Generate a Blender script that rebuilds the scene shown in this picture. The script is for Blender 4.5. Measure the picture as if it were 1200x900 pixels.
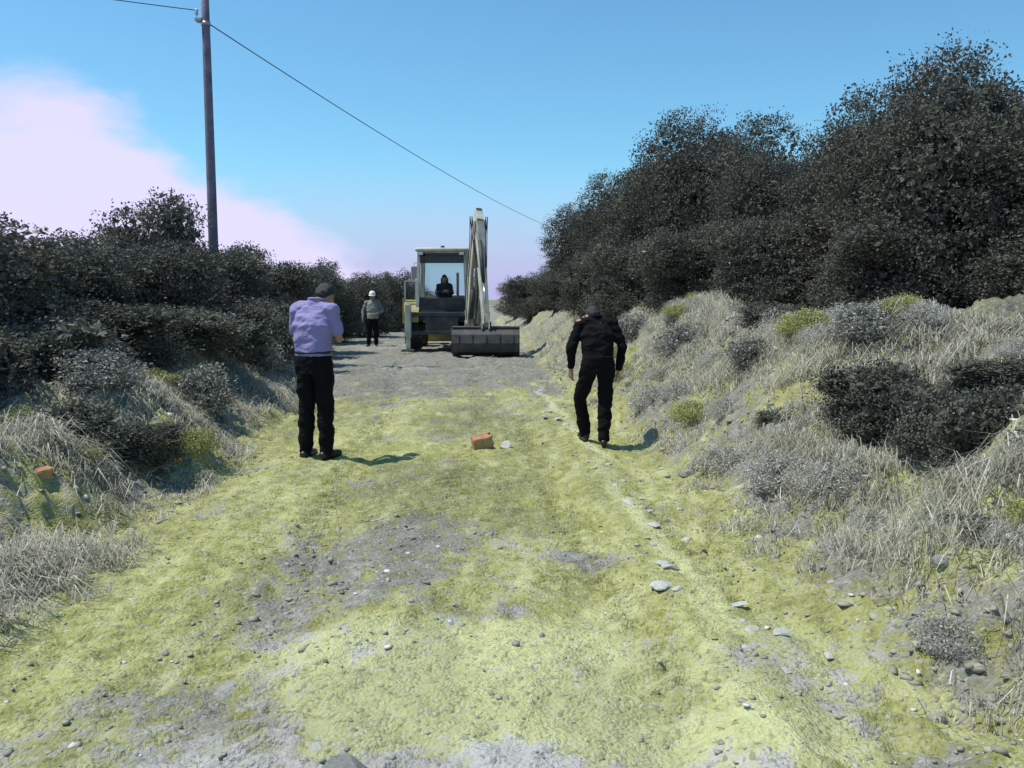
import bpy, bmesh, math, random
import numpy as np
from mathutils import Vector, Matrix, Euler
R = math.radians
for o in list(bpy.data.objects): bpy.data.objects.remove(o)
SC = bpy.context.scene
COL = SC.collection
rng = np.random.default_rng(7)
random.seed(7)

# ------------------------------------------------------------------ camera, sky, sun, exposure
cam_d = bpy.data.cameras.new('camera'); cam = bpy.data.objects.new('camera', cam_d); COL.objects.link(cam)
cam_d.sensor_width = 36; cam_d.lens = 30; cam_d.clip_start = .05; cam_d.clip_end = 8000
cam.location = (0, 0, 1.6); cam.rotation_euler = (R(90 - 5.7), 0, 0)
SC.camera = cam
SUN_EL, SUN_AZ = 64, -92          # azimuth from +y towards +x (degrees): light from the left
W = bpy.data.worlds.new('World'); SC.world = W; W.use_nodes = True
def world():
    nt = W.node_tree; N = nt.nodes; L = nt.links; N.clear()
    out = N.new('ShaderNodeOutputWorld'); bg = N.new('ShaderNodeBackground'); bg.inputs[1].default_value = .112
    sky = N.new('ShaderNodeTexSky'); sky.sky_type = 'NISHITA'; sky.sun_disc = False
    sky.sun_elevation = R(SUN_EL); sky.sun_rotation = R(SUN_AZ); sky.air_density = 1.0; sky.dust_density = .6; sky.ozone_density = 1.0
    tint = N.new('ShaderNodeMix'); tint.data_type = 'RGBA'; tint.blend_type = 'MULTIPLY'; tint.inputs[0].default_value = 1
    L.new(sky.outputs[0], tint.inputs[6]); tint.inputs[7].default_value = (.66, 1.10, 1.22, 1)
    tc = N.new('ShaderNodeTexCoord'); sp = N.new('ShaderNodeSeparateXYZ'); L.new(tc.outputs['Generated'], sp.inputs[0])
    nz = N.new('ShaderNodeTexNoise'); nz.inputs['Scale'].default_value = 3.2; nz.inputs['Detail'].default_value = 7; nz.inputs['Roughness'].default_value = .55
    mp = N.new('ShaderNodeMapping'); mp.inputs['Scale'].default_value = (1, 1, 2.2); mp.inputs['Location'].default_value = (.3, .1, .4)
    L.new(tc.outputs['Generated'], mp.inputs[0]); L.new(mp.outputs[0], nz.inputs['Vector'])
    def m(op, a, b, c=None):
        n = N.new('ShaderNodeMath'); n.operation = op
        for i, v in enumerate((a, b, c)):
            if v is None: continue
            if isinstance(v, (int, float)): n.inputs[i].default_value = v
            else: L.new(v, n.inputs[i])
        return n.outputs[0]
    f = m('MULTIPLY', sp.outputs[0], -.52)
    f = m('SUBTRACT', f, .055)
    f = m('SUBTRACT', f, sp.outputs[2])
    f = m('ADD', f, m('MULTIPLY', m('SUBTRACT', nz.outputs[0], .5), .30))
    f = m('MINIMUM', f, m('ADD', m('SUBTRACT', .185, sp.outputs[2]), m('MULTIPLY', m('SUBTRACT', nz.outputs[0], .5), .22)))
    mr = N.new('ShaderNodeMapRange'); mr.interpolation_type = 'SMOOTHSTEP'
    mr.inputs['From Min'].default_value = -.02; mr.inputs['From Max'].default_value = .035
    L.new(f, mr.inputs['Value'])
    # thin lavender veil low above the horizon all round
    mh = N.new('ShaderNodeMapRange'); mh.interpolation_type = 'SMOOTHSTEP'
    mh.inputs['From Min'].default_value = .17; mh.inputs['From Max'].default_value = .0
    L.new(m('ADD', sp.outputs[2], m('MULTIPLY', m('SUBTRACT', nz.outputs[0], .5), .10)), mh.inputs['Value'])
    veil = N.new('ShaderNodeMix'); veil.data_type = 'RGBA'
    L.new(m('MULTIPLY', mh.outputs[0], .9), veil.inputs[0]); L.new(tint.outputs[2], veil.inputs[6]); veil.inputs[7].default_value = (3.9, 3.6, 6.2, 1)
    cl = N.new('ShaderNodeMix'); cl.data_type = 'RGBA'
    L.new(m('MULTIPLY', mr.outputs[0], .9), cl.inputs[0]); L.new(veil.outputs[2], cl.inputs[6]); cl.inputs[7].default_value = (6.1, 5.6, 7.8, 1)
    L.new(cl.outputs[2], bg.inputs[0]); L.new(bg.outputs[0], out.inputs[0])
world()
sl = bpy.data.lights.new('sun', 'SUN'); sl.energy = 3.6; sl.angle = R(.55); sl.color = (1, .95, .86)
so = bpy.data.objects.new('sun', sl); COL.objects.link(so)
sd = Vector((math.sin(R(SUN_AZ)) * math.cos(R(SUN_EL)), math.cos(R(SUN_AZ)) * math.cos(R(SUN_EL)), math.sin(R(SUN_EL))))
so.rotation_euler = sd.to_track_quat('Z', 'Y').to_euler(); so.location = (-20, 10, 30)
SC.view_settings.view_transform = 'Standard'; SC.view_settings.look = 'None'
SC.view_settings.gamma = 1; SC.view_settings.use_curve_mapping = False
SC.view_settings.exposure = .30
SC.render.engine = 'CYCLES'

# ------------------------------------------------------------------ noise
def _hash(ix, iy, seed):
    h = (ix.astype(np.int64) * 374761393 + iy.astype(np.int64) * 668265263 + seed * 974634777) & 0xffffffff
    h = ((h ^ (h >> 13)) * 1274126177) & 0xffffffff
    h = h ^ (h >> 16)
    return (h & 0xffff) / 65535.0
def vnoise(x, y, seed=0):
    x = np.asarray(x, float); y = np.asarray(y, float)
    ix = np.floor(x); iy = np.floor(y); fx = x - ix; fy = y - iy
    fx = fx * fx * (3 - 2 * fx); fy = fy * fy * (3 - 2 * fy)
    a = _hash(ix, iy, seed); b = _hash(ix + 1, iy, seed); c = _hash(ix, iy + 1, seed); d = _hash(ix + 1, iy + 1, seed)
    return (a * (1 - fx) + b * fx) * (1 - fy) + (c * (1 - fx) + d * fx) * fy
def fbm(x, y, seed=0, octv=4):
    s = 0; a = .5; t = 0
    x = np.asarray(x, float); y = np.asarray(y, float)
    for i in range(octv):
        s = s + a * vnoise(x, y, seed + i * 17); t += a; a *= .52
        x, y = x * 1.93 + y * .37 + 5.1, y * 1.93 - x * .37 + 9.7
    return s / t
def sstep(a, b, x):
    t = np.clip((x - a) / (b - a), 0, 1); return t * t * (3 - 2 * t)

# ------------------------------------------------------------------ lie of the land
def xr(y): return 1.66 - .050 * np.clip(y, -10, 60)
def xl(y): return -2.35 - .165 * np.clip(y - 8, 0, 25)
def mound(x, y, cx, cy, rx, ry, h): return h * np.exp(-((x - cx) / rx) ** 2 - ((y - cy) / ry) ** 2)
def ground_z(x, y, fine=True):
    x = np.asarray(x, float); y = np.asarray(y, float)
    wob = (fbm(y * .55, x * .1 + 3, 5) - .5) * .7
    orr = x - xr(y) + wob * .7; oll = xl(y) - x + wob
    hr = .92 + .36 * sstep(5, 9, y) + (fbm(y * .35 + 4, x * .2, 21) - .5) * .5
    zr = hr * sstep(-.1, 2.5, orr) + .05 * np.clip(orr - 2.4, 0, 8)
    hl = .50 + .3 * sstep(5, 12, y) + (fbm(y * .3 + 9, x * .2, 31) - .5) * .4
    zl = hl * sstep(-.1, 2.2, oll) + .06 * np.clip(oll - 2.4, 0, 8)
    z = zr + zl
    z = z + mound(x, y, 3.55, 5.0, .55, .55, .22) + mound(x, y, 3.75, 7.9, .55, .9, .08) + mound(x, y, 3.1, 14, .6, 2.2, .25)
    z = z + mound(x, y, -3.5, 5.9, .5, .7, .20) + mound(x, y, -3.6, 8.3, .5, .8, .22) + mound(x, y, -4.6, 12, .6, 1.6, .3)
    z = z - mound(x, y, 2.75, 6.55, .34, .50, .36) - mound(x, y, 3.15, 5.85, .40, .30, .36) + mound(x, y, 3.3, 7.8, .45, .5, .03) + mound(x, y, 2.75, 4.6, .40, .40, .16)
    b = np.maximum(sstep(-.15, .7, orr), sstep(-.15, .7, oll))
    far = 1 - sstep(50, 90, y)
    # broken, clotted banks
    n1 = fbm(x * 1.7, y * 1.3, 41, 5); n2 = fbm(x * 5.5, y * 5.0, 57, 4)
    z = z + b * far * ((n1 - .5) * .62 + (np.abs(n2 - .5) * -1.0 + .12) * .46)
    # road: shallow ruts, loose clods
    rr = (1 - b) * far
    u = x - (xr(y) + xl(y)) * .5
    z = z - rr * .035 * (np.exp(-((u - .95) / .20) ** 2) + np.exp(-((u + .75) / .22) ** 2))
    z = z + rr * .03 * np.exp(-((u - 1.35) / .22) ** 2)
    for cx0, ph, ky in ((.62, 0., -.055), (-1.05, .7, -.10), (-.35, 1.9, -.02), (1.3, .3, -.045)):
        cx = cx0 + ky * (y - 4) + .10 * np.sin(y * .55 + ph); band = np.exp(-((x - cx) / .15) ** 4)
        act = sstep(.40, .58, fbm(x * .5 + ph * 9, y * .5, 121))
        z = z - rr * band * act * (.018 + .020 * np.sign(np.sin((y + .6 * np.abs(x - cx)) * 2 * np.pi / .17)))
    z = z + rr * ((fbm(x * .9, y * .6, 71) - .5) * .07 + (fbm(x * 3.2, y * 2.4, 75) - .5) * .060)
    if fine:
        z = z + (rr * .062 + b * far * .07) * (fbm(x * 13, y * 11, 83, 3) - .5)
    z = z + .10 * sstep(20, 27, y) * far * 0
    # beyond the crest the country falls gently away
    z = z - .012 * np.clip(y - 60, 0, 500) ** .9
    return z
def gz(x, y): return float(ground_z(np.array([x]), np.array([y]))[0])

# ------------------------------------------------------------------ material helpers
def new_mat(name):
    m = bpy.data.materials.new(name); m.use_nodes = True
    nt = m.node_tree; return m, nt, nt.nodes, nt.links, nt.nodes['Principled BSDF']
def simple(name, c, rough=.7, metal=0, var=.25, scale=8, bump=.0, coat=0, dust=None):
    m, nt, N, L, P = new_mat(name)
    P.inputs['Roughness'].default_value = rough; P.inputs['Metallic'].default_value = metal
    tc = N.new('ShaderNodeTexCoord'); n = N.new('ShaderNodeTexNoise'); n.inputs['Scale'].default_value = scale; n.inputs['Detail'].default_value = 6
    L.new(tc.outputs['Object'], n.inputs['Vector'])
    cr = N.new('ShaderNodeValToRGB'); cr.color_ramp.elements[0].position = .3; cr.color_ramp.elements[1].position = .72
    cr.color_ramp.elements[0].color = tuple(v * (1 - var) for v in c) + (1,); cr.color_ramp.elements[1].color = tuple(min(1, v * (1 + var)) for v in c) + (1,)
    L.new(n.outputs[0], cr.inputs[0]); src = cr.outputs[0]
    if dust:
        n2 = N.new('ShaderNodeTexNoise'); n2.inputs['Scale'].default_value = 3; n2.inputs['Detail'].default_value = 8; L.new(tc.outputs['Object'], n2.inputs['Vector'])
        mr = N.new('ShaderNodeMapRange'); mr.inputs['From Min'].default_value = .42; mr.inputs['From Max'].default_value = .68; L.new(n2.outputs[0], mr.inputs[0])
        mx = N.new('ShaderNodeMix'); mx.data_type = 'RGBA'; L.new(mr.outputs[0], mx.inputs[0]); L.new(src, mx.inputs[6]); mx.inputs[7].default_value = dust + (1,); src = mx.outputs[2]
    L.new(src, P.inputs['Base Color'])
    if bump:
        b = N.new('ShaderNodeBump'); b.inputs['Strength'].default_value = bump; b.inputs['Distance'].default_value = .02
        n3 = N.new('ShaderNodeTexNoise'); n3.inputs['Scale'].default_value = scale * 4; n3.inputs['Detail'].default_value = 4; L.new(tc.outputs['Object'], n3.inputs['Vector'])
        L.new(n3.outputs[0], b.inputs['Height']); L.new(b.outputs[0], P.inputs['Normal'])
    return m
def leaf_mat(name, dark, light, pale=(.30, .29, .22), pale_at=.985, transl=.12):
    m, nt, N, L, P = new_mat(name)
    P.inputs['Roughness'].default_value = .62
    P.inputs['Specular IOR Level'].default_value = .10
    g = N.new('ShaderNodeNewGeometry'); tc = N.new('ShaderNodeTexCoord')
    n = N.new('ShaderNodeTexNoise'); n.inputs['Scale'].default_value = 1.6; n.inputs['Detail'].default_value = 3; L.new(tc.outputs['Object'], n.inputs['Vector'])
    ad = N.new('ShaderNodeMath'); ad.operation = 'MULTIPLY_ADD'; ad.inputs[1].default_value = .55; L.new(g.outputs['Random Per Island'], ad.inputs[0])
    sb = N.new('ShaderNodeMath'); sb.operation = 'SUBTRACT'; sb.inputs[1].default_value = .28; L.new(n.outputs[0], sb.inputs[0]); L.new(sb.outputs[0], ad.inputs[2])
    mx = N.new('ShaderNodeMix'); mx.data_type = 'RGBA'; L.new(ad.outputs[0], mx.inputs[0]); mx.inputs[6].default_value = dark + (1,); mx.inputs[7].default_value = light + (1,)
    gt = N.new('ShaderNodeMath'); gt.operation = 'GREATER_THAN'; gt.inputs[1].default_value = pale_at; L.new(g.outputs['Random Per Island'], gt.inputs[0])
    m2 = N.new('ShaderNodeMix'); m2.data_type = 'RGBA'; L.new(gt.outputs[0], m2.inputs[0]); L.new(mx.outputs[2], m2.inputs[6]); m2.inputs[7].default_value = pale + (1,)
    L.new(m2.outputs[2], P.inputs['Base Color'])
    t = N.new('ShaderNodeBsdfTranslucent'); L.new(m2.outputs[2], t.inputs[0])
    ms = N.new('ShaderNodeMixShader'); ms.inputs[0].default_value = transl
    L.new(P.outputs[0], ms.inputs[1]); L.new(t.outputs[0], ms.inputs[2]); L.new(ms.outputs[0], N['Material Output'].inputs[0])
    return m

# ------------------------------------------------------------------ object helpers
def tag(o, label=None, cat=None, group=None, kind=None):
    if label: o['label'] = label
    if cat: o['category'] = cat
    if group: o['group'] = group
    if kind: o['kind'] = kind
    return o
def empty(name, loc, rz=0):
    o = bpy.data.objects.new(name, None); COL.objects.link(o); o.location = loc; o.rotation_euler = (0, 0, rz); o.empty_display_size = .3
    return o
def link(name, me, mat=None, parent=None, smooth=False):
    o = bpy.data.objects.new(name, me); COL.objects.link(o)
    if mat is not None and not me.materials: me.materials.append(mat)
    if parent: o.parent = parent
    if smooth: me.polygons.foreach_set('use_smooth', [True] * len(me.polygons))
    return o
def copy_tree(o, parent=None):
    kids = [c for c in list(COL.objects) if c.parent == o]
    c = o.copy(); COL.objects.link(c); c.parent = parent
    for k in kids: copy_tree(k, c)
    return c
def np_mesh(name, V, F):
    me = bpy.data.meshes.new(name); V = np.asarray(V, np.float32); F = np.asarray(F, np.int32); k = F.shape[1]
    me.vertices.add(len(V)); me.vertices.foreach_set('co', V.ravel())
    me.loops.add(F.size); me.loops.foreach_set('vertex_index', F.ravel())
    me.polygons.add(len(F)); me.polygons.foreach_set('loop_start', np.arange(0, F.size, k, dtype=np.int32))
    me.update(calc_edges=True); return me

class MB:
    """collects solids for ONE mesh"""
    def __init__(s): s.V = []; s.F = []
    def add(s, vs, fs):
        b = len(s.V); s.V += [tuple(v) for v in vs]; s.F += [tuple(i + b for i in f) for f in fs]; return s
    def box(s, a, b, bev=.012, M=None):
        bm = bmesh.new(); bmesh.ops.create_cube(bm, size=1)
        c = [(a[i] + b[i]) / 2 for i in range(3)]; d = [abs(b[i] - a[i]) for i in range(3)]
        for v in bm.verts: v.co = Vector((v.co.x * d[0], v.co.y * d[1], v.co.z * d[2]))
        if bev: bmesh.ops.bevel(bm, geom=list(bm.edges), offset=min(bev, min(d) * .4), segments=2, affect='EDGES', profile=.5)
        M = M or Matrix.Identity(4)
        bm.verts.index_update()
        s.add([M @ (v.co + Vector(c)) for v in bm.verts], [[v.index for v in f.verts] for f in bm.faces]); bm.free(); return s
    def tube(s, pts, rad, n=10, cap=True):
        pts = [Vector(p) for p in pts]
        if isinstance(rad, (int, float)): rad = [rad] * len(pts)
        vs = []; fs = []; prev = None
        for i, p in enumerate(pts):
            t = (pts[min(i + 1, len(pts) - 1)] - pts[max(i - 1, 0)]).normalized()
            if prev is None:
                u = t.orthogonal().normalized()
            else:
                u = (prev - t * prev.dot(t)).normalized()
            prev = u; w = t.cross(u)
            for k in range(n):
                a = 2 * math.pi * k / n; vs.append(p + (u * math.cos(a) + w * math.sin(a)) * rad[i])
        for i in range(len(pts) - 1):
            for k in range(n): fs.append((i * n + k, i * n + (k + 1) % n, (i + 1) * n + (k + 1) % n, (i + 1) * n + k))
        if cap:
            fs.append(tuple(range(n - 1, -1, -1))); fs.append(tuple((len(pts) - 1) * n + k for k in range(n)))
        s.add(vs, fs); return s
    def bar(s, p, q, w, h, bev=.01, up=(1, 0, 0), w2=None, h2=None):
        """rectangular bar from p to q, w across 'up', h the other way, may taper"""
        p = Vector(p); q = Vector(q); t = (q - p).normalized(); u = Vector(up); u = (u - t * u.dot(t)).normalized(); v = t.cross(u)
        w2 = w2 or w; h2 = h2 or h
        bm = bmesh.new(); vv = []
        for c, a, b in ((p, w, h), (q, w2, h2)):
            for sx, sy in ((-1, -1), (1, -1), (1, 1), (-1, 1)): vv.append(bm.verts.new(c + u * sx * a / 2 + v * sy * b / 2))
        for f in ((3, 2, 1, 0), (4, 5, 6, 7), (0, 1, 5, 4), (1, 2, 6, 5), (2, 3, 7, 6), (3, 0, 4, 7)): bm.faces.new([vv[i] for i in f])
        if bev: bmesh.ops.bevel(bm, geom=list(bm.edges), offset=bev, segments=2, affect='EDGES')
        bm.verts.index_update()
        s.add([x.co.copy() for x in bm.verts], [[x.index for x in f.verts] for f in bm.faces]); bm.free(); return s
    def prism(s, prof, x0, x1):
        """profile of (y,z) pushed along x"""
        n = len(prof); vs = [(x0, y, z) for y, z in prof] + [(x1, y, z) for y, z in prof]
        fs = [tuple(range(n - 1, -1, -1)), tuple(range(n, 2 * n))] + [(i, (i + 1) % n, n + (i + 1) % n, n + i) for i in range(n)]
        return s.add(vs, fs)
    def lathe(s, prof, n=40, c=(0, 0, 0)):
        """profile of (x, r) turned about the x axis"""
        vs = []; fs = []; m = len(prof)
        for k in range(n):
            a = 2 * math.pi * k / n
            for x, r in prof: vs.append((c[0] + x, c[1] + r * math.cos(a), c[2] + r * math.sin(a)))
        for k in range(n):
            for j in range(m - 1): fs.append((k * m + j, k * m + j + 1, ((k + 1) % n) * m + j + 1, ((k + 1) % n) * m + j))
        return s.add(vs, fs)
    def mesh(s, name):
        me = bpy.data.meshes.new(name); me.from_pydata([tuple(v) for v in s.V], [], s.F)
        bm = bmesh.new(); bm.from_mesh(me); bmesh.ops.recalc_face_normals(bm, faces=bm.faces); bm.to_mesh(me); bm.free(); me.update(); return me
    def build(s, name, mat, parent=None, smooth=False): return link(name, s.mesh(name), mat, parent, smooth)

# ------------------------------------------------------------------ GROUND
def ground_material():
    m, nt, N, L, P = new_mat('dry earth')
    P.inputs['Roughness'].default_value = .95; P.inputs['Specular IOR Level'].default_value = .12
    geo = N.new('ShaderNodeNewGeometry')
    def att(n): a = N.new('ShaderNodeAttribute'); a.attribute_name = n; return a.outputs['Fac']
    def noise(sc, det=5, rough=.6, stretch=None):
        n = N.new('ShaderNodeTexNoise'); n.inputs['Scale'].default_value = sc; n.inputs['Detail'].default_value = det; n.inputs['Roughness'].default_value = rough
        if stretch:
            mp = N.new('ShaderNodeMapping'); mp.inputs['Scale'].default_value = stretch; L.new(geo.outputs['Position'], mp.inputs[0]); L.new(mp.outputs[0], n.inputs['Vector'])
        else: L.new(geo.outputs['Position'], n.inputs['Vector'])
        return n.outputs[0]
    def mathn(op, a, b, c=None, clamp=False):
        n = N.new('ShaderNodeMath'); n.operation = op; n.use_clamp = clamp
        for i, v in enumerate((a, b, c)):
            if v is None: continue
            if isinstance(v, (int, float)): n.inputs[i].default_value = v
            else: L.new(v, n.inputs[i])
        return n.outputs[0]
    def rng_(v, a, b): n = N.new('ShaderNodeMapRange'); n.inputs['From Min'].default_value = a; n.inputs['From Max'].default_value = b; L.new(v, n.inputs[0]); return n.outputs[0]
    def mix(f, a, b):
        n = N.new('ShaderNodeMix'); n.data_type = 'RGBA'
        if isinstance(f, (int, float)): n.inputs[0].default_value = f
        else: L.new(f, n.inputs[0])
        for i, v in ((6, a), (7, b)):
            if isinstance(v, tuple): n.inputs[i].default_value = v + (1,)
            else: L.new(v, n.inputs[i])
        return n.outputs[2]
    nA = noise(2.2); nB = noise(9, 6, .65); nC = noise(60, 4, .7); nS = noise(3, 5, .6, (1.9, .55, 1))
    ochre = mix(rng_(nB, .3, .7), (.245, .243, .078), (.52, .515, .190))
    ochre = mix(rng_(nS, .5, .72), ochre, (.62, .61, .31))
    grey = mix(rng_(nB, .3, .7), (.155, .148, .122), (.37, .355, .30))
    g = mathn('ADD', att('greyness'), mathn('MULTIPLY', mathn('SUBTRACT', nB, .5), 2.0)); 
    g = mathn('ADD', g, mathn('MULTIPLY', mathn('SUBTRACT', nA, .5), 1.3))
    g = mathn('ADD', g, mathn('MULTIPLY', mathn('SUBTRACT', nC, .5), .9))
    col = mix(rng_(g, .40, .72), ochre, grey)
    lt = mathn('ADD', att('paleness'), mathn('MULTIPLY', mathn('SUBTRACT', nB, .5), .9))
    col = mix(mathn('MULTIPLY', rng_(lt, .35, .95), .75), col, mix(rng_(g, .38, .68), (.66, .67, .34), (.62, .60, .56)))
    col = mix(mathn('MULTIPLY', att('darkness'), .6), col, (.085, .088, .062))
    # fine speckle of grit
    vo = N.new('ShaderNodeTexVoronoi'); vo.inputs['Scale'].default_value = 55; L.new(geo.outputs['Position'], vo.inputs['Vector'])
    sp = N.new('ShaderNodeSeparateColor'); L.new(vo.outputs['Color'], sp.inputs[0])
    col = mix(mathn('MULTIPLY', rng_(sp.outputs[0], .8, .97), .5), col, (.50, .50, .44))
    col = mix(mathn('MULTIPLY', rng_(sp.outputs[1], .84, .97), .45), col, (.07, .07, .055))
    mul = N.new('ShaderNodeMix'); mul.data_type = 'RGBA'; mul.blend_type = 'MULTIPLY'; mul.inputs[0].default_value = 1
    L.new(col, mul.inputs[6]); v = mathn('ADD', mathn('MULTIPLY', nC, .7), .62); cmb = N.new('ShaderNodeCombineColor')
    for i in range(3): L.new(v, cmb.inputs[i])
    L.new(cmb.outputs[0], mul.inputs[7]); L.new(mul.outputs[2], P.inputs['Base Color'])
    h = mathn('ADD', mathn('MULTIPLY', nB, .055), mathn('MULTIPLY', nC, .020)); h = mathn('ADD', h, mathn('MULTIPLY', vo.outputs['Distance'], -.010))
    b = N.new('ShaderNodeBump'); b.inputs['Strength'].default_value = .9; b.inputs['Distance'].default_value = 1.0; L.new(h, b.inputs['Height']); L.new(b.outputs[0], P.inputs['Normal'])
    return m
EARTH = ground_material()
def ell(x, y, cx, cy, rx, ry, seed=3):
    n = (fbm(x * 1.6, y * 1.6, seed) - .5) * 1.3
    return 1 - sstep(.35, 1.35, np.sqrt(((x - cx) / rx) ** 2 + ((y - cy) / ry) ** 2) + n)
def build_ground():
    ys = list(np.arange(-8, 2, .12)) + list(np.arange(2, 9, .030)) + list(np.arange(9, 14, .045))
    y = 14.; st = .05
    while y < 3000: ys.append(y); st *= 1.016; y += st
    xs = np.arange(-6, 6.001, .036); side = []; x = 6.; st = .036
    while x < 2500: st *= 1.10; x += st; side.append(x)
    xs = np.concatenate([-np.array(side)[::-1], xs, np.array(side)]); ys = np.array(ys)
    X, Y = np.meshgrid(xs, ys); Z = ground_z(X, Y)
    nx, ny = len(xs), len(ys)
    V = np.stack([X.ravel(), Y.ravel(), Z.ravel()], 1)
    i = np.arange(nx - 1)[None, :] + np.arange(ny - 1)[:, None] * nx; i = i.ravel()
    F = np.stack([i, i + 1, i + nx + 1, i + nx], 1)
    me = np_mesh('ground', V, F)
    x, y = V[:, 0].astype(float), V[:, 1].astype(float)
    wob = (fbm(y * .55, x * .1 + 3, 5) - .5) * .7
    b = np.maximum(sstep(-.1, .55, x - xr(y) + wob * .7), sstep(-.1, .55, xl(y) - x + wob))
    grey = b * .70
    grey = np.maximum(grey, .95 * (1 - b) * sstep(10.0, 17.5, y + (fbm(x*1.4, y*.8, 9) - .5) * 9))           # grey levelled roadbed by the machine
    grey = np.maximum(grey, .74 * ell(x, y, -.85, 5.2, .95, 1.3, 4)); grey = np.maximum(grey, .60 * ell(x, y, -1.15, 3.0, .45, .7, 17)); grey = np.maximum(grey, .5 * ell(x, y, -.2, 12.5, 1.6, 1.2, 18)); grey = np.maximum(grey, .45 * (1 - b) * sstep(.50, .66, fbm(x * 1.5 + 7, y * 1.1, 201)))
    grey = np.maximum(grey, np.maximum(.62 * ell(x, y, -1.05, 3.5, .22, .8, 14), .55 * ell(x, y, -1.65, 3.2, .3, .4, 15)))
    grey = np.maximum(grey, .85 * (1 - b) * (1 - sstep(2.55, 3.05, y + (fbm(x * 1.8, y * 1.8, 19) - .5) * 1.1)) * sstep(-1.6, -.9, x))
    grey = np.maximum(grey, .60 * ell(x, y, .3, 5.3, .6, .30, 24))
    for (cx, cy, rx, ry) in ((1.75, 13, .5, 2.4), (2.6, 8.0, .4, .7), (3.4, 8.2, .3, .6), (2.5, 6.6, .3, .5), (2.2, 9.5, .4, .8), (3.0, 5.6, .5, .5), (2.9, 4.2, .6, .5), (-2.9, 5.6, .5, .5), (-3.2, 7.5, .4, .5), (2.3, 5.1, .25, .3), (2.3, 3.9, .4, .4)):
        grey = grey * (1 - .55 * ell(x, y, cx, cy, rx, ry, 33))
    rm = (xr(y) + xl(y)) * .5; u = x - rm
    pale = .95 * (1 - b) * np.exp(-((x - (1.06 - .052 * (y - 4) + .25 * (fbm(y * 1.3, y * 0 + 2, 77) - .5))) / .10) ** 2) * sstep(3, 4, y) * (1 - sstep(14, 18, y))
    pale = np.maximum(pale, .9 * ell(x, y, .0, 3.5, 1.4, 1.1, 44)); pale = np.maximum(pale, .5 * (1 - b) * sstep(.50, .66, fbm(x * 1.1 + 3, y * .6, 203)))
    pale = np.maximum(pale, .95 * ell(x, y, .1, 2.8, 1.6, .5, 46))
    pale = np.maximum(pale, .45 * ell(x, y, 1.25, 4.0, .25, 1.2, 47))
    pale = np.maximum(pale, .45 * ell(x, y, 1.0, 6.4, .25, .9, 48))
    pale = np.maximum(pale, .30 * b * sstep(.45, .65, fbm(x * 1.1, y * 1.1, 51)))
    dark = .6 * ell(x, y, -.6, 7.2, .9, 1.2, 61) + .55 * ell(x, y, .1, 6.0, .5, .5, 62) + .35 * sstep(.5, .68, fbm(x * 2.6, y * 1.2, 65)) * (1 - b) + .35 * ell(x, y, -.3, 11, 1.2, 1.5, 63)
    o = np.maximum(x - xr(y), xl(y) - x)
    dark = np.maximum(dark, .75 * sstep(2.8, 4.2, o)); dark = np.maximum(dark, .9 * ell(x, y, 2.85, 6.35, .55, .55, 64))          # darker ground under the scrub and in the right bank hollow
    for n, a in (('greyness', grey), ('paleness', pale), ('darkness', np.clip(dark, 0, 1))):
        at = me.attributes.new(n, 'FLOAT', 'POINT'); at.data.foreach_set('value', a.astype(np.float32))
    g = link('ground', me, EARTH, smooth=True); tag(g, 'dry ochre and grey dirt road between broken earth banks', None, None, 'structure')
build_ground()

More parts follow.
